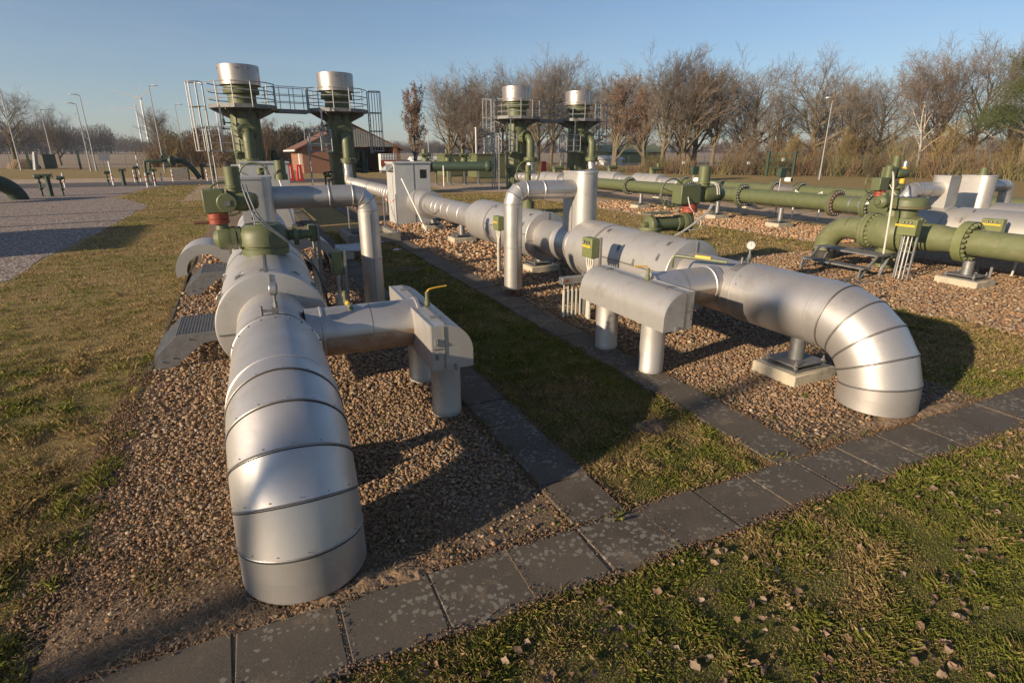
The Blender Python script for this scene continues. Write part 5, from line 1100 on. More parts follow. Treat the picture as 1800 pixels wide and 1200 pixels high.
# above-ground pipe loop with concrete block
t = thing('pipe_loop', 'dark green pipe loop with a big round valve above a concrete block', 'pipe', (-6.0,60,0))
b = MB(); b.tube([(-7.6,60,0),(-7.6,60,1.5),(-7.45,60,1.65),(-6.4,60,1.65),(-4.9,60,1.6)],.11,12,smooth=1); b.tube([(-7.25,60,0),(-7.25,60,1.4),(-7.1,60,1.55),(-6.4,60,1.6)],.10,12,smooth=1); b.tube([(-5.1,60,1.65),(-4.5,60,1.6),(-3.8,60,.8),(-3.5,60,.1)],.22,14,smooth=2); b.build('pipe','green_far',t)
b = MB(); b.rev((-5.6,59.6,1.65),(.8,-.4,0),[(0,.22),(.08,.40),(.3,.44),(.38,.26),(.5,.22)],20); b.cyl((-6.3,60,1.65),(-6.2,60,1.65),.28,seg=16); b.cyl((-6.2,60,1.8),(-6.2,60,2.1),.12,seg=10); b.build('valve_body','green_far',t)
b = MB(); b.box((-5.6,59.3,0),(-4.3,60.6,1.0)); tag(b.build('concrete_block','conc_d',None,bevel=.03),'grey concrete block under the raised dark green pipe loop','concrete block')
# striped posts
sp = None
for i, (x,y,l) in enumerate(((-11.4,50.2,'red and white striped post standing alone on the far left by the road'),(-8.75,51.6,'striped post right of the grey sign plate'),(-8.0,56.2,'striped post on the far side of the road, taller pole behind it'),(-6.15,48.0,'nearest striped post among the group at the gravel tip'),(-5.9,50.0,'striped post just right of the nearest one of the group'),(-5.6,51.6,'striped post at the right end of the dark valve group'),(-5.3,56.4,'striped post in front of the concrete block'),(-2.7,56.2,'rightmost striped post before the left ladder'))):
    if sp is None:
        sp = thing('striped_post', l, 'marker post', (x,y,0), 'red and white striped posts'); b = MB()
        z_ = 0
        for k, hh in enumerate((.34,.10,.22,.10,.22)): b.cyl((x,y,z_),(x,y,z_+hh),.05,seg=10,mi=k%2); z_ += hh
        b.build('post_tube',['white','signal'],sp)
    else: dup(sp,(x,y,0),0,l)
t = thing('striped_pole', 'tall thin orange and white pole among the far valves', 'pole', (-7.7,57.0,0)); b = MB()
for k in range(8): b.cyl((-7.7,57,k*.3),(-7.7,57,(k+1)*.3),.045,seg=8,mi=k%2)
b.build('tube',['white','sand'],t)
t = thing('sign_plate', 'grey blank sign plate on a post beyond the road', 'sign', (-9.3,53,0)); b = MB(); b.cyl((-9.0,53,0),(-9.0,53,1.9),.05,seg=8); b.build('post','white',t); b = MB(); b.box((-9.55,52.95,1.75),(-8.9,53.05,2.3)); b.build('plate','galv',t)
# ------------------------------------------------------------------ lamps, building, yard objects
def lamp(label, x, y, h, armdir, al=1.6, r=.07, tilt=0):
    t = thing('street_lamp', label, 'street lamp', (x,y,0), 'tall galvanised street lamps'); a = Vector((math.cos(R_(armdir)),math.sin(R_(armdir)),0))
    tx = Vector((tilt*h,0,0))
    b = MB(); b.cyl((x,y,0),Vector((x,y,h))+tx,r*1.3,r*.65,seg=10); top = Vector((x,y,h))+tx; b.cyl((x,y,0),(x,y,.9),r*1.7,seg=10); b.cyl(top,top+a*al*.5+Vector((0,0,.08)),r*.5,seg=8); b.build('pole','galv',t)
    b = MB(); c = top+a*al*.75+Vector((0,0,.1)); n = Vector((-a.y,a.x,0)); ring = []
    for s_, w_, z_ in ((-.42,.05,.0),(-.3,.13,.05),(0,.17,.08),(.3,.14,.06),(.42,.05,.0)):
        for k in range(8):
            q = 2*math.pi*k/8; ring.append(c+a*al*s_+n*w_*math.cos(q)+Vector((0,0,.06*math.sin(q)+z_*.4)))
    b.add(ring,[(j*8+k,j*8+(k+1)%8,(j+1)*8+(k+1)%8,(j+1)*8+k) for j in range(4) for k in range(8)]+[tuple(range(8)),tuple(range(32,40))]); b.build('lamp_head','white',t)
lamp('leftmost street lamp, its head outside the picture', -27.1,100.1,16.0,180)
lamp('shorter street lamp between the two left bare trees', -25.3,108.4,8.2,20,1.2)
lamp('left of the twin street lamps, its arm pointing left, taller one', -17.3,93.0,9.2,180,.95)
lamp('right of the twin street lamps, slightly shorter', -17.4,90.4,8.0,180,.95)
lamp('tall street lamp in front of the wind turbines with head turned right', -8.6,84,9.8,0,.8)
lamp('slim street lamp left of the leftmost tower', -8.6,116,9.9,0,1.0)
lamp('street lamp beside the narrow brown-leaved tree', 34,111.8,10.5,200,1.0)
lamp('bright street lamp in front of the bushes on the right', 47.5,35.9,6.7,180,.7,.06)
lamp('dark-arm street lamp behind the two left towers', 9.5,95,6.6,180,1.0)
lamp('street lamp out of frame to the left, nearer one', -20,21.4,9,0,r=.12)
lamp('street lamp out of frame to the left, farther one', -20,25.4,9,0,r=.12)
lamp('thick lamp pole out of frame to the left, its soft shadow crossing both pipe bends', -20,-1.35,8.5,180,r=.15)
# brick building
t = thing('brick_building', 'brick house with red tiled gable roof and grey boarded gable behind the second tower', 'building', (12,72,0))
x0,x1,y0,y1 = 6.7,17.9,72,88; zt, zr = 3.0, 5.6
b = MB(); b.box((x0,y0,0),(11.6,y1,zt)); b.box((11.6,y0+5,0),(x1,y1,zt)); b.box((x1-.45,y0,0),(x1,y0+5,zt)); b.build('wall','brick',t,smooth=False)
xm = 12.4; b = MB(); b.prism([(x0-.1,zt),(x1+.1,zt),(xm,zr-.15)],1,y0-.05,y0+.1)
for k in range(44):
    x = x0+.2+k*.28; h = (zr-.2-zt)*(1-abs(x-xm)/((xm-x0) if x < xm else (x1-xm)))
    if h > .1: b.box((x,y0-.10,zt),(x+.13,y0-.051,zt+h))
b.build('gable_boarding','board',t,smooth=False)
b = MB()
for sx, xe in ((-1,x0-.8),(1,x1+.8)):
    zE = zr-(zr-zt+.05)*abs(xe-xm)/abs((x0 if sx<0 else x1)-xm); b.add([(xm,y0-.35,zr),(xe,y0-.35,zE),(xe,y1+.8,zE),(xm,y1+.8,zr),(xm,y0-.35,zr+.10),(xe,y0-.35,zE+.10),(xe,y1+.8,zE+.10),(xm,y1+.8,zr+.10)],[(0,1,2,3),(4,5,6,7),(0,1,5,4),(1,2,6,5),(2,3,7,6),(3,0,4,7)])
rf = b.build('roof','tile',t,smooth=False)
b = MB(); zE = zr-(zr-zt+.05)*abs(x0-.8-xm)/abs(x0-xm); b.box((x0-.92,y0-.9,zE-.12),(x0-.8,y1+.8,zE+.06)); b.build('gutter','white',rf)
b = MB(); b.box((10.0,y0-.03,.05),(11.1,y0+.02,2.3)); b.build('door','cab',t); b = MB(); b.box((x0+1.6,y0-.03,.05),(x0+3.4,y0+.02,2.4)); b.build('door','brick',t)
b = MB(); b.box((x0-.3,y0+1.0,1.0),(x0-.02,y0+1.9,2.2)); b.build('meter_cabinet','white',t)
b = MB(); b.box((11.65,y0+4.9,.1),(x1-.5,y0+4.98,2.9)); b.build('recess_shade_panel','grille_shade',t)  # near-black panel on the back wall paints the shade of the open recess
t = thing('liquid_tote', 'white caged liquid tote standing under the roof of the brick building', 'container', (16.2,70.5,0))
b = MB(); b.box((15.3,70,.25),(17.2,71.2,2.2)); b.build('tank','white',t,bevel=.08); b = MB(); b.box((15.3,70,0),(17.2,71.2,.22)); b.build('pallet','galv_d',t)
b = MB()
for k in range(7): b.cyl((15.28+k*.32,69.97,.2),(15.28+k*.32,69.97,2.22),.02,seg=5)
for k in range(5): b.cyl((15.28,69.96,.4+k*.44),(17.2,69.96,.4+k*.44),.02,seg=5)
b.build('cage','galv',t)
b = MB(); b.box((15.29,69.95,.75),(17.15,69.985,1.5)); b.build('red_label','red',t)
for i, (x,y,l) in enumerate(((3.9,54,'red plastic barrier left of the pair beside the first cabinet'),(4.55,53.2,'red plastic barrier right of the pair beside the first cabinet'))):
    t = thing('red_barrier', l, 'barrier', (x,y,0), 'red plastic barriers'); b = MB(); b.prism([(x-.28,0),(x+.28,0),(x+.2,1.35),(x-.2,1.35)],1,y-.2,y+.2); b.build('body','signal',t,bevel=.03); b = MB(); b.box((x-.06,y-.21,.2),(x+.02,y-.201,1.2)); b.build('reflector','white',t)
def greenbox(label, x, y, w, d, h, stacks=0, m='green'):
    t = thing('equipment_housing', label, 'housing', (x,y,0), 'green steel equipment housings'); b = MB(); b.box((x,y,.12),(x+w,y+d,h)); b.build('walls',m,t,bevel=.02)
    b = MB(); b.box((x-.08,y-.08,h+.002),(x+w+.08,y+d+.08,h+.09)); b.build('roof',m,t); b = MB(); b.box((x+w*.64,y-.03,.2),(x+w*.66,y-.001,h-.08)); b.box((x+w*.02,y-.02,.0),(x+w*.98,y+.1,.119)); b.build('door_edge','green_far',t)
    for k in range(stacks): b = MB(); b.cyl((x+.5+k*.8,y+d*.5,h+.1),(x+.5+k*.8,y+d*.5,h+2.3-.9*(k%2)),.13,seg=12); b.cyl((x+.5+k*.8,y+d*.5,h+2.3-.9*(k%2)),(x+.5+k*.8,y+d*.5,h+2.4-.9*(k%2)),.18,seg=12); b.build('exhaust_pipe','galv',t)
greenbox('olive equipment housing between the two pairs of towers, left one', 18.6,56.0,3.6,2.4,2.1)
greenbox('olive equipment housing with thin exhaust pipes, right beside the third tower', 19.9,50.5,2.9,2.4,2.15,3)
greenbox('small dark green cabin behind the leaning bare tree on the far left', -26.4,108,1.25,1.2,2.0,0,'green_far')
greenbox('unseen olive box out of the picture on the left, added to shade the grey gravel', -19.5,14.6,3.0,5.2,4.0)  # unseen box, added for the broad shadow on the gravel
greenbox('unseen olive box farther back on the left, added to cast a second shadow band', -24,25.5,3.0,3.2,3.3)  # another unseen box, added for the farther shadow band
# manifold with small valves in front of the third tower
t = thing('manifold_pipe', 'dark horizontal manifold pipe with flanges left of the third tower', 'pipe', (14.6,42.5,0))
b = MB(); b.cyl((12.9,42.6,1.35),(17.0,41.0,1.35),.34,seg=24); b.sphere((17.1,40.95,1.35),.42,14); b.build('pipe','green_far',t)
b = MB(); flange_bolts(b,(13.0,42.56,1.35),(4.1,-1.6,0),.45,.38,.06,14,.03); b.tube([(12.9,42.6,1.35),(12.4,42.9,1.3),(12.1,43.6,1.1)],.3,16); b.build('flange','green',t)
for k in range(4): b = MB(); xx, yy = 13.4+k*1.0, 42.4-k*.4; b.box((xx-.05,yy-.3,0),(xx+.05,yy+.3,.08)); b.box((xx-.06,yy-.06,.08),(xx+.06,yy+.06,1.02)); b.build('saddle_leg','galv_d',t)
for k, (x, y) in enumerate(((13.0,43.6),(15.6,46.0),(15.9,43.0),(13.9,47))):
    t = thing('small_valve_drive', ['small olive valve drive at the left end of the manifold','small olive valve drive in front of the left olive housing','small olive valve drive nearest the ladder of the third tower','small olive valve drive behind the manifold, partly hidden'][k], 'valve', (x,y,0), 'small olive valve drives')
    b = MB(); b.cyl((x,y,0),(x,y,1.75),.16,seg=12); b.sphere((x,y,1.75),.28,12); b.cyl((x-.1,y,1.9),(x-.1,y,2.6),.12,seg=12); b.rev((x-.35,y-.1,2.15),(1,0,0),[(0,.12),(.7,.12)],12); b.build('drive','green',t); handwheel(t,(x+.3,y-.2,2.1),(0,1,0),.22,'green_far',2,.025)
    b = MB(); b.cyl((x+.2,y,2.3),(x+.9,y-.2,1.3),.03,seg=6); b.build('conduit','cable',t)
for k, (x,y,l) in enumerate(((14.8,40.0,'white marker stake left of the manifold pipe, first'),(13.2,41.2,'white marker stake at the flange of the manifold pipe'))):
    b = MB(); b.cyl((x-1.6,y,0),(x-1.6,y,1.45-k*.3),.045,seg=8); tag(b.build('marker_stake','white',None),l,'stake','white marker stakes')
b = MB(); b.box((19.6,36.9,.6),(19.9,37.1,1.75)); b.box((19.72,37.0,0),(19.78,37.06,.6)); tag(b.build('extinguisher_box','signal',None,bevel=.02),'upright red extinguisher box between the third and fourth towers','extinguisher box')
b = MB(); b.box((21.3,36.2,.6),(21.5,36.4,1.2)); b.box((21.38,36.28,0),(21.43,36.33,.6)); tag(b.build('extinguisher_box','signal',None,bevel=.02),'small red box low beside the rightmost tower','extinguisher box')
# roadside odds on the far left
b = MB(); b.sphere((-29.5,110.5,.2),1.6,12,0,(1.3,.8,.8)); tag(b.build('sand_heap','sand',None,ang=10),'heap of orange-brown sand left of the small dark green cabin','sand heap')
b = MB(); b.cyl((-26.2,103,0),(-25.9,103,2.4),.35,.25,seg=10); tag(b.build('bin','galv',None),'pale grey bin at the foot of the far-left street lamp','bin')
for x,y,h,l in ((-28.0,107.5,3.2,'dark green gate post left of the small green cabin'),(-21.2,104,3.2,'dark green gate post standing alone left of the twin lamps'),(-10.4,104,3.2,'dark green gate post behind the grey sign plate')):
    b = MB(); b.box((x-.13,y-.13,0),(x+.13,y+.13,h*.85)); tag(b.build('gate_post','green_far',None),l,'gate post','dark green gate posts')
# perimeter mesh fence
def fence(label, pts, h=2.0, step=2.6):
    t = thing('mesh_fence', label, 'fence', (pts[0][0],pts[0][1],0), 'perimeter mesh fences'); n = 0
    b = MB(); w = MB()
    for p_, q in zip(pts, pts[1:]):
        L = math.hypot(q[0]-p_[0],q[1]-p_[1]); k = max(1,int(L/step))
        for i in range(k): x, y = p_[0]+(q[0]-p_[0])*i/k, p_[1]+(q[1]-p_[1])*i/k; b.cyl((x,y,0),(x,y,h),.035,seg=5)
        for j in range(9): z_ = .1+j*(h-.15)/8; w.bar((p_[0],p_[1],z_),(q[0],q[1],z_),.008,.010)
        for i in range(int(L/.5)): x, y = p_[0]+(q[0]-p_[0])*i*.5/L, p_[1]+(q[1]-p_[1])*i*.5/L; w.bar((x,y,.1),(x,y,h-.05),.008,.008)
    b.build('posts','green_far',t); w.build('wire_mesh','green_far',t,smooth=False); return t
fence('green mesh fence running in front of the bushes on the right', [(33.5,66),(41.5,52.5),(47.3,46.2),(52.0,41.5),(57.5,31.5),(61.5,22),(64,12)])
fence('mesh fence along the far field behind the road', [(-60,112),(-28,109),(-10,107),(8,105),(20,104),(33,96),(33.5,66)])
t = thing('fence_gate', 'green gate frame with a white notice in the fence before the bushes', 'gate', (50.0,42.6,0))
b = MB(); 
for (x,y) in ((49.2,43.3),(51.0,41.6)): b.box((x-.09,y-.09,0),(x+.09,y+.09,2.5))
b.build('gate_post','green_far',t); b = MB()
for z_ in (.35,.9,1.6,2.3): b.bar((49.3,43.2,z_),(50.9,41.7,z_),.06,.06)
for k in range(9): b.bar((49.3+1.6*k/8,43.2-1.5*k/8,.3),(49.3+1.6*k/8,43.2-1.5*k/8,2.3),.025,.025)
b.build('leaf','green_far',t,smooth=False); b = MB(); b.box((50.0,42.3,1.5),(50.4,42.35,1.8)); b.build('notice','white',t)
for x,y,l in ((44.1,50.4,'small white notice on the fence left of the shiny spool'),(48.6,45.6,'small pale notice on the fence right of the actuator')):
    b = MB(); b.box((x-.2,y-.35,1.15),(x+.2,y-.30,1.42)); tag(b.build('fence_notice','white',None),l,'notice','fence notices')
# wind turbines
def turbine(label, x, y, h, r, ang, s=1):
    t = thing('wind_turbine', label, 'wind turbine', (x,y,0), 'wind turbines on the horizon')
    b = MB(); b.cyl((x,y,0),(x,y,h),2.6*s,1.4*s,seg=14); b.build('mast','white',t); b = MB(); b.box((x-2*s,y-3*s,h-1.5*s),(x+2*s,y+6*s,h+2.5*s)); b.build('nacelle','white',t)
    for k in range(3):
        a = R_(ang+120*k); u = Vector((math.cos(a),0,math.sin(a))); v = Vector((-math.sin(a),0,math.cos(a))); c = Vector((x,y-4*s,h)); vs = []
        for d_, w_, th in ((0,1.2*s,.8*s),(r*.15,2.2*s,.6*s),(r*.6,1.2*s,.3*s),(r,.25*s,.1*s)): vs += [c+u*d_-v*w_*.4+Vector((0,-th,0)), c+u*d_+v*w_*.6+Vector((0,-th,0)), c+u*d_+v*w_*.6+Vector((0,th,0)), c+u*d_-v*w_*.4+Vector((0,th,0))]
        b = MB(); b.add(vs,[(j*4+i,j*4+(i+1)%4,j*4+4+(i+1)%4,j*4+4+i) for j in range(3) for i in range(4)]+[(0,1,2,3),(12,13,14,15)]); b.build('blade','white',t,smooth=False)
turbine('nearer wind turbine right of the twin street lamps', -81,702,53,28,163,.54)
turbine('farther wind turbine with a lower hub beside the first one', -105,850,54,27,190,.5)
turbine('distant wind turbine seen over the bushes left of the towers', -18,830,53,23,10,.45)

# ------------------------------------------------------------------ trees
def grow(seed, H, trunk, spread, nmain, r0, depth=4, up=.25, fork=None, lean=(0,0), nchild=(7,6,6,5), wig=.16, ratio=.56):
    r = random.Random(seed); segs = []
    def axis(p, d, L, rad, lev, n):
        pts = [p]; dd = d.copy(); tr = 1.0
        for i in range(n):
            w = wig*(.35 if lev == 0 else 1)
            dd = (dd+Vector((r.gauss(0,w),r.gauss(0,w),r.gauss(0,w)+ (up*.35 if lev else 0)))).normalized(); pts.append(pts[-1]+dd*L/n)
        return pts
    def rec(p, d, L, rad, lev):
        n = [7,6,5,4,3,2][lev]; pts = axis(p, d, L, rad, lev, n); rs = [max(rad*(1-.80*(i/n)), .008) for i in range(n+1)]
        for i in range(n): segs.append((pts[i],pts[i+1],rs[i],rs[i+1],lev))
        if lev >= depth: return
        k = nchild[lev] if lev else nmain
        for j in range(k):
            t = (trunk+(1-trunk)*(j+r.random()*.7)/k) if lev == 0 else .18+.82*(j+r.random())/k
            t = min(t,.99); i = int(t*n); q = pts[i].lerp(pts[i+1], t*n-i); dirn = (pts[i+1]-pts[i]).normalized()
            a = (2.4*j+r.uniform(-.5,.5)) if lev == 0 else r.uniform(0,6.283); u, v, _ = frame(dirn); sp_ = (spread if lev == 0 else r.uniform(.45,.95))*r.uniform(.8,1.15)
            if lev == 0: sp_ *= (1.15-.55*t)
            e = (dirn*math.cos(sp_)+(u*math.cos(a)+v*math.sin(a))*math.sin(sp_)).normalized()
            rec(q, e, L*(ratio if lev else (.70-.30*(t-trunk)/(1-trunk+.01)))*r.uniform(.7,1.2), rs[i]*(.62 if lev == 0 else .55), lev+1)
    rec(Vector((0,0,-.1)), Vector((lean[0],lean[1],1)).normalized(), H*(fork or .86), r0, 0)
    return segs
def tree_proto(name, seed, H, bark, twig, leaf=None, leafn=0, **k):
    segs = grow(seed, H, **k); T = MB(); Cn = MB(); fine = []
    zmax = max(s_[1].z for s_ in segs); sc = H/zmax
    for a, b_, ra, rb, lev in segs:
        a, b_ = a*sc, b_*sc
        if lev == 0: T.cyl(a, b_, ra, rb, seg=8, caps=(False,False))
        elif ra > .035: Cn.cyl(a, b_, ra, rb, seg=5, caps=(False,False))
        else: fine.append((a,b_,ra,rb))
    # fine twigs as slender three-sided spikes
    n = len(fine); A = np.array([f_[0] for f_ in fine]); B = np.array([f_[1] for f_ in fine]); ra = np.array([f_[2] for f_ in fine]); rb = np.array([f_[3] for f_ in fine])
    D = B-A; D /= np.linalg.norm(D,axis=1)[:,None]+1e-9; U = np.cross(D,[0.3,.5,.8]); U /= np.linalg.norm(U,axis=1)[:,None]; W2 = np.cross(D,U)
    V = []; 
    for c_ in range(3):
        an = 2.094*c_; e = U*math.cos(an)+W2*math.sin(an); V.append(A+e*ra[:,None]); V.append(B+e*rb[:,None])
    V = np.stack(V,1).reshape(-1,3); i = np.arange(n)*6
    F = np.concatenate([np.stack([i,i+2,i+3,i+1],1),np.stack([i+2,i+4,i+5,i+3],1),np.stack([i+4,i,i+1,i+5],1)])
    base = len(Cn.v); Cn.v += [tuple(v) for v in V]; Cn.f += [tuple(int(q)+base for q in f_) for f_ in F]; Cn.mi += [1]*len(F)
    if leaf:
        r = np.random.default_rng(seed); idx = r.integers(0,n,leafn); P = A[idx]+(B-A)[idx]*r.random((leafn,1))+r.normal(0,.12,(leafn,3)); s_ = r.uniform(.05,.12,leafn)[:,None]
        u = r.normal(0,1,(leafn,3)); u /= np.linalg.norm(u,axis=1)[:,None]; v = np.cross(u, r.normal(0,1,(leafn,3))); v /= np.linalg.norm(v,axis=1)[:,None]
        V = np.stack([P-u*s_,P+v*s_*.6,P+u*s_,P-v*s_*.6],1).reshape(-1,3); base = len(Cn.v); Cn.v += [tuple(x) for x in V]; Cn.f += [(base+4*q,base+4*q+1,base+4*q+2,base+4*q+3) for q in range(leafn)]; Cn.mi += [2]*leafn
    to = T.build('trunk', bark, None, fix=False); co = Cn.build('crown', [bark,twig]+([leaf] if leaf else []), None, fix=False, smooth=False)
    me = (to.data, co.data); bpy.data.objects.remove(to); bpy.data.objects.remove(co); return me, H
def plant(name, proto, label, x, y, h, rot=0, group=None, wide=1.0, cat='tree'):
    (tm, cm), H = proto; t = thing(name, label, cat, (x,y,0), group); s_ = h/H; t.rotation_euler = (0,0,rot); t.scale = (s_*wide,s_*wide,s_)
    for n_, me in (('trunk',tm),('crown',cm)):
        o = bpy.data.objects.new(n_, me); C.objects.link(o); o.parent = t
    return t
oak = tree_proto('oak', 3, 13, 'bark','twig', trunk=.24, spread=1.05, nmain=13, r0=.34, up=.12, nchild=(0,8,7,4), wig=.06)
oak2 = tree_proto('oak', 8, 13, 'bark','twig', trunk=.20, spread=.95, nmain=14, r0=.30, up=.14, nchild=(0,8,7,4), wig=.06)
tall = tree_proto('tall', 5, 13, 'bark','twig', trunk=.28, spread=.72, nmain=19, r0=.24, up=.20, nchild=(0,8,7,5), wig=.08, ratio=.5)
tall2 = tree_proto('tall', 15, 13, 'bark','twig_r', trunk=.22, spread=.70, nmain=18, r0=.22, up=.18, nchild=(0,8,7,5), wig=.09, ratio=.5)
vase = tree_proto('vase', 22, 13, 'bark','twig', trunk=.06, spread=.55, nmain=12, r0=.30, up=.20, fork=.80, nchild=(0,9,8,5), wig=.08, ratio=.5)
birch = tree_proto('birch', 31, 13, 'birch','twig_r', trunk=.30, spread=.62, nmain=13, r0=.15, up=.08, nchild=(0,8,7,6), wig=.12)
brownc = tree_proto('column', 41, 11, 'bark','twig_r','leafbrown',9000, trunk=.10, spread=.35, nmain=16, r0=.20, up=.45, nchild=(0,6,5,4), wig=.12, ratio=.40)
browno = tree_proto('brown', 43, 12, 'bark','twig_r','leafbrown',4500, trunk=.15, spread=.75, nmain=12, r0=.26, up=.3, nchild=(0,7,6,5), wig=.16, ratio=.5)
bush = tree_proto('bush', 51, 6, 'bark','twig_y', trunk=.03, spread=.62, nmain=13, r0=.08, up=.30, nchild=(0,7,6,4), wig=.16, ratio=.55)
bush2 = tree_proto('bush', 52, 6, 'bark','twig_r', trunk=.03, spread=.72, nmain=13, r0=.07, up=.22, nchild=(0,7,6,4), wig=.18, ratio=.55)
GB = 'bare winter trees beyond the fence'
TR = [(oak,-36.8,134,14.6,.3,1.0,'bare_tree','large bare oak at the left edge behind the leftmost lamp'),
 (oak2,-29.5,131,11.2,1.2,.9,'bare_tree','smaller bare tree leaning beside the large left oak'),
 (tall,-13.5,134,11.4,.5,1.0,'bare_tree','bare tree directly behind the wind turbine lamp'),
 (brownc,23.0,82.7,11.6,.2,.9,'columnar_oak','narrow columnar tree holding brown leaves, standing alone'),
 (vase,35.5,104,16.4,.0,1.0,'bare_tree','wide bare tree with several stems right of the columnar tree'),
 (vase,41.5,106,17.0,2.1,.95,'bare_tree','second multi-stemmed bare tree left of the third tower'),
 (tall2,46.5,104,17.5,.7,1.0,'bare_tree','bare tree just left of the third tower hood'),
 (oak2,46.0,88,17.6,.4,.9,'bare_tree','tall bare tree between the hoods of the two right towers'),
 (tall,50.5,92,20.0,1.9,1.0,'bare_tree','tallest bare tree rising between the third and fourth towers'),
 (browno,44.0,63,12.3,.6,1.0,'brown_tree','reddish-brown leafed tree immediately right of the rightmost tower'),
 (browno,46.5,60,10.6,2.6,.9,'brown_tree','lower reddish tree right of the tall reddish one'),
 (tall,45.2,55.2,14.4,.9,1.1,'bare_tree','tall slender bare tree above the red-collared actuator, left of a pair'),
 (tall2,46.8,53.2,13.8,2.2,1.0,'bare_tree','slender bare tree at the centre of the tall group above the actuator'),
 (tall,50.5,52.5,13.8,3.4,1.1,'bare_tree','slender bare tree at the right of the tall group above the actuator'),
 (tall2,54.5,52,11.2,4.0,1.0,'bare_tree','bare tree sloping down right of the tall group'),
 (vase,55.0,47.5,9.7,1.0,1.1,'bare_tree','low broad bare tree before the big round oak'),
 (oak,58.5,45.5,13.2,2.0,1.15,'bare_tree','big round-crowned oak left of the right-hand street lamp'),
 (oak2,60.0,41.5,10.2,.8,1.1,'bare_tree','bare oak just right of the right-hand street lamp'),
 (oak,63.5,41.5,11.2,3.3,1.0,'bare_tree','bare tree between the street lamp and the white birch'),
 (birch,61.3,35.8,12.2,.2,1.0,'birch','white-stemmed birch with forked trunk among the ochre bushes'),
 (oak2,66.5,37.5,14.2,4.2,1.05,'bare_tree','tall bare tree right behind the white birch'),
 (oak,69.5,35.5,14.2,5.3,.9,'bare_tree','tall bare tree with dense top right of the birch'),
 (birch,67.5,31.5,13.0,2.6,.9,'birch','slanting pale birch at the right end of the tall trees'),
 (tall2,38.0,98,14.0,3.0,1.1,'bare_tree','bare tree partly hidden behind the two multi-stemmed trees')]
for pr, x, y, h, ro, w, nm_, l in TR: plant(nm_, pr, l, x, y, h, ro, GB if nm_ == 'bare_tree' else None, w)
plant('bare_tree', oak2, 'bare tree standing behind the photographer, its shadow dappling the foreground', -19.0, -7.6, 8.6, 1.0, None, 1.0)
r = random.Random(77)
row = [(44.5,97),(52,83),(57,74),(60,66),(66,50),(60.5,56),(53,61),(50,72),(70,50),(49,97),(56,90),(38,104)]
for i, (x,y) in enumerate(row):
    pr = (oak,oak2,tall,vase,tall2)[i % 5]; d_ = math.hypot(x,y)
    plant('bare_tree', pr, 'one of the bare trees of the rear row filling the gaps behind the fence trees', x, y, d_*r.uniform(.14,.175), r.uniform(0,6.28), 'bare trees of the rear row', r.uniform(.95,1.25))
# undergrowth of shrubs; a continuous belt along the fence is one mass
r = random.Random(99)
def belt(name, label, pts, protos, step, hlo, hhi, depth, seed, thin=1.0):
    r = random.Random(seed); Vs, Fs, Cs, n0 = [], [], [], 0
    for (p_, q) in zip(pts, pts[1:]):
        L = math.hypot(q[0]-p_[0],q[1]-p_[1]); k = max(1,int(L/step)); nx, ny = -(q[1]-p_[1])/L, (q[0]-p_[0])/L
        for i in range(k):
            t_ = (i+r.random())/k; o_ = r.uniform(0,depth); x, y = p_[0]+(q[0]-p_[0])*t_+nx*o_, p_[1]+(q[1]-p_[1])*t_+ny*o_; h = r.uniform(hlo,hhi)
            nst = int(46*thin); st = []
            R3 = np.random.default_rng(r.randrange(10**6)); m = nst*9
            a = R3.uniform(0,6.283,nst); sp_ = R3.uniform(.05,.75,nst); bl = R3.uniform(.6,1.05,nst)*h
            bx, by = x+R3.normal(0,.35,nst), y+R3.normal(0,.35,nst)
            d = np.stack([np.cos(a)*np.sin(sp_),np.sin(a)*np.sin(sp_),np.cos(sp_)],1); P0 = np.stack([bx,by,np.zeros(nst)],1); P1 = P0+d*bl[:,None]*.55; P2 = P1+(d*.75+np.array([0,0,.45])+R3.normal(0,.2,(nst,3)))*bl[:,None]*.45
            segA = [P0,P1]; segB = [P1,P2]; rA = [np.full(nst,.022),np.full(nst,.014)]; rB = [np.full(nst,.014),np.full(nst,.004)]
            idx = R3.integers(0,nst,m); f_ = R3.random((m,1)); lo = R3.random(m) < .4; Q = np.where(lo[:,None], P0[idx]+(P1-P0)[idx]*(.3+.7*f_), P1[idx]+(P2-P1)[idx]*f_)
            dd = d[idx]*.5+R3.normal(0,.55,(m,3))+np.array([0,0,.35]); dd /= np.linalg.norm(dd,axis=1)[:,None]; E_ = Q+dd*R3.uniform(.25,.85,(m,1))*h*.22
            segA.append(Q); segB.append(E_); rA.append(np.full(m,.010)); rB.append(np.full(m,.003))
            A = np.concatenate(segA); B = np.concatenate(segB); ra, rb = np.concatenate(rA), np.concatenate(rB)
            D = B-A; D /= np.linalg.norm(D,axis=1)[:,None]+1e-9; U = np.cross(D,R3.normal(0,1,(len(A),3))); U /= np.linalg.norm(U,axis=1)[:,None]+1e-9
            V = np.stack([A-U*ra[:,None],A+U*ra[:,None],B+U*rb[:,None],B-U*rb[:,None]],1).reshape(-1,3); i4 = np.arange(len(A))*4+n0; n0 += len(A)*4
            Vs.append(V); Fs.append(np.stack([i4,i4+1,i4+2,i4+3],1))
            pal = [(.20,.135,.08),(.20,.165,.075),(.14,.10,.065),(.24,.18,.10),(.20,.12,.075),(.16,.15,.065)]; c = np.array(pal[r.randrange(6)])*r.uniform(.75,1.2); Cs.append(np.tile(c,(len(V),1))*np.repeat(R3.uniform(.7,1.25,(len(A),1)),4,0))
    o = npmesh(name, np.concatenate(Vs), np.concatenate(Fs), M['wood'], np.concatenate(Cs)); tag(o, label, 'bushes', None, 'stuff'); return o
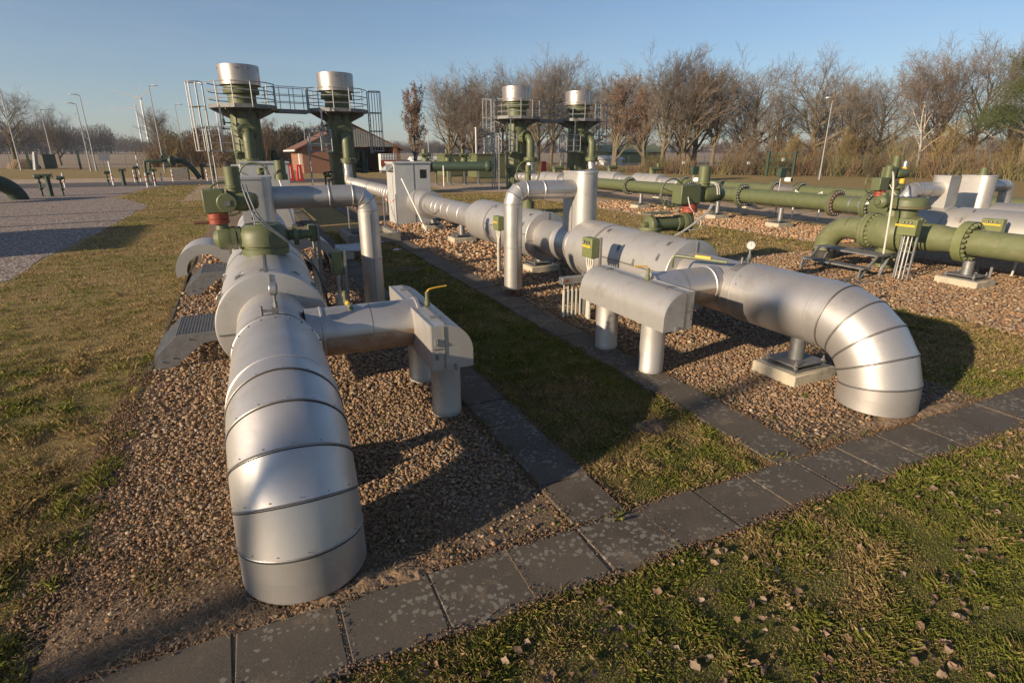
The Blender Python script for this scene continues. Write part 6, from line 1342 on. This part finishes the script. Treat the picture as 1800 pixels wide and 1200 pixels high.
belt('bushes','brown and ochre thicket behind the fence on the right', [(42.5,55.5),(48.5,47.5),(53.5,42.5),(59,33),(63,22),(65,12)], None, .36, .8, 2.4, 2.4, 5)
belt('bushes','taller ochre thicket under the trees on the right', [(49.5,49.5),(54.5,44.5),(60,35),(64,23),(67,12)], None, .42, 2.2, 4.6, 5.0, 6, .8)
belt('bushes','low undergrowth beneath the central trees', [(33,80),(36,66),(42.5,56.5),(46.5,51)], None, .45, .5, 1.2, 3, 7, .8)
belt('bushes','bare shrubs behind the road left of and behind the leftmost tower', [(-15,113),(-6,110),(1,104),(8,104)], None, .42, 3.0, 6.0, 7, 8)
for (x,y,h,p_,l) in ((57.5,40.5,5.2,bush,'ochre bush left of the birch'),(60.5,33,5.6,bush,'yellowish bush in front of the birch'),(64,29,5.8,bush,'ochre bush right of the birch'),(65.5,25,7.0,bush,'tall yellowish bush before the pine'),(54,44.5,4.6,bush,'rounded ochre bush below the big oak'),(50.5,46.5,4.2,bush2,'reddish bush near the green gate'),(1.5,105,8.0,bush,'tall bare bush between the two left towers'),(-3.0,104,7.0,bush2,'bare bush behind the leftmost ladder'),(5.0,108,8.6,bush2,'tall bare bush left of the brick building'),(-9.5,112,6.0,bush,'bare bush right of the tall lamp')):
    plant('shrub', p_, l, x, y, h, x, 'shrubs along the fence', 1.0, 'shrub')
# pine at the right edge
t = thing('pine_tree','evergreen pine at the right edge of the picture','tree',(62.5,27.6,0)); b = MB(); b.tube([(62.5,27.6,0),(62.3,27.7,4),(62.7,27.5,8),(62.5,27.6,9.8)],[.3,.1],8); 
R4 = np.random.default_rng(12); cl = []
for k in range(26):
    z_ = 4.0+R4.random()*5.7; a = R4.uniform(0,6.283); ro = (4.2-(z_-4.0)*.45)*R4.uniform(.35,1); c = np.array([62.5+math.cos(a)*ro,27.6+math.sin(a)*ro,z_+.3]); cl.append(c); b.tube([(62.5,27.6,z_-.9),(62.5+math.cos(a)*ro*.6,27.6+math.sin(a)*ro*.6,z_-.2),tuple(c)],[.09,.03],5)
b.build('trunk','bark',t); Vs = []; 
for c in cl:
    m = 1500; P = c+R4.normal(0,1,(m,3))*np.array([.95,.95,.38]); u = R4.normal(0,1,(m,3))+np.array([0,0,.8]); u /= np.linalg.norm(u,axis=1)[:,None]; v = np.cross(u,R4.normal(0,1,(m,3))); v /= np.linalg.norm(v,axis=1)[:,None]; Vs.append(np.stack([P-v*.018,P+v*.018,P+u*.20],1).reshape(-1,3))
V = np.concatenate(Vs)-np.array([62.5,27.6,0]); o = npmesh('crown', V, np.arange(len(V)).reshape(-1,3), M['needle']); o.parent = t
# far woods on the horizon
def wood(name, label, pts, n, hlo, hhi, seed, pal, depth=60):
    R5 = np.random.default_rng(seed); Vs = []; Cs = []; P = np.array(pts, float); seg = np.linalg.norm(np.diff(P,axis=0),axis=1); cum = np.concatenate([[0],np.cumsum(seg)])
    for i in range(n):
        s_ = R5.random()*cum[-1]; j = min(np.searchsorted(cum,s_)-1, len(seg)-1); j = max(j,0); f_ = (s_-cum[j])/seg[j]; q = P[j]+(P[j+1]-P[j])*f_; q = q+q/np.linalg.norm(q)*R5.uniform(0,depth)
        h = R5.uniform(hlo,hhi)*(.8+.5*vnoise(np.array([s_]),np.array([0.]),.02,seed)[0]); w = h*R5.uniform(.22,.42); m = 420
        u = R5.normal(0,1,(m,3)); u /= np.linalg.norm(u,axis=1)[:,None]; rr = R5.random((m,1))**.4; C0 = np.array([q[0],q[1],h*.56])+u*rr*np.array([w,w,h*.44])
        d = u*.8+np.array([0,0,.7])+R5.normal(0,.4,(m,3)); d /= np.linalg.norm(d,axis=1)[:,None]; e = np.cross(d,R5.normal(0,1,(m,3))); e /= np.linalg.norm(e,axis=1)[:,None]; L_ = h*.10
        V = np.stack([C0-e*.11,C0+e*.11,C0+d*L_],1); tr = np.array([[[q[0]-.3,q[1],0],[q[0]+.3,q[1],0],[q[0],q[1],h*.6]],[[q[0],q[1]-.3,0],[q[0],q[1]+.3,0],[q[0],q[1],h*.6]]]); V = np.concatenate([V,tr]); Vs.append(V.reshape(-1,3))
        c = np.array(pal[R5.integers(0,len(pal))])*R5.uniform(.75,1.2); Cs.append(np.tile(c,(len(V)*3,1)))
    V = np.concatenate(Vs); o = npmesh(name, V, np.arange(len(V)).reshape(-1,3), M['wood'], np.concatenate(Cs)); tag(o,label,'wood',None,'stuff')
PW = [(.085,.060,.050),(.07,.055,.05),(.11,.075,.06),(.06,.055,.042),(.10,.085,.06)]
wood('distant_wood','purplish-brown wood across the field on the left horizon',[(-420,430),(-260,430),(-140,420),(-70,440)],560,11,18,3,PW)
wood('distant_wood','thin far tree line behind the wind turbines and towers',[(-100,640),(0,620),(150,600),(330,520)],420,8,15,4,PW)
wood('distant_wood','far tree line seen between trunks on the right',[(300,480),(450,330),(560,220),(560,120)],300,9,14,5,PW)
wood('distant_wood','nearer brown wood behind the brick building and bushes',[(-14,150),(-6,150),(10,150),(22,155)],60,6,9,6,PW,20)
b = MB(); vs = []; n = 60
for i in range(n): a = R_(-60+150*i/(n-1)); h = 20+14*math.sin(i*.7)+9*math.sin(i*1.9); vs += [(1150*math.sin(a),1150*math.cos(a),-3),(1220*math.sin(a),1220*math.cos(a),max(h*.28,4)),(1400*math.sin(a),1400*math.cos(a),-3)]
b.add(vs,[(i*3,i*3+1,i*3+4,i*3+3) for i in range(n-1)]+[(i*3+1,i*3+2,i*3+5,i*3+4) for i in range(n-1)])
M['hill'] = mat('wooded_hill',(.06,.06,.055),(.045,.05,.045),rough=1,scale=.02); struct(b.build('hills','hill',None))
for x,y,w,d,h,l,m_ in ((31,112,5,3,1.6,'white far shed roof seen left of the third tower','white'),(75,110,16,8,4.0,'pale green distant barn between trunks right of the towers','green_b'),(62,92,4,3,1.8,'white distant caravan between trunks right of the towers','white'),(24,150,14,8,4.5,'distant pale farmhouse with orange roof right of the brick building','brick')):
    t = thing('distant_building', l, 'building', (x,y,0)); b = MB(); b.box((x,y,0),(x+w,y+d,h*.6)); b.build('wall',m_,t); b = MB(); b.prism([(y-.4,h*.6),(y+d+.4,h*.6),(y+d/2,h)],0,x-.4,x+w+.4); b.build('roof','tile' if m_ == 'brick' else m_,t)

# ------------------------------------------------------------------ haze
hm = bpy.data.materials.new('haze'); hm.use_nodes = True; n = hm.node_tree; n.nodes.remove(n.nodes["Principled BSDF"])
pv = n.nodes.new("ShaderNodeVolumePrincipled"); pv.inputs["Color"].default_value = (.80,.86,1,1); pv.inputs["Density"].default_value = .00022; pv.inputs["Anisotropy"].default_value = .2
n.links.new(pv.outputs[0], n.nodes["Material Output"].inputs["Volume"])
b = MB(); b.box((-1500,-200,-5),(1600,1500,86)); M['haze'] = hm; tag(b.build('haze','haze',None,smooth=False),None,None,None,'stuff')
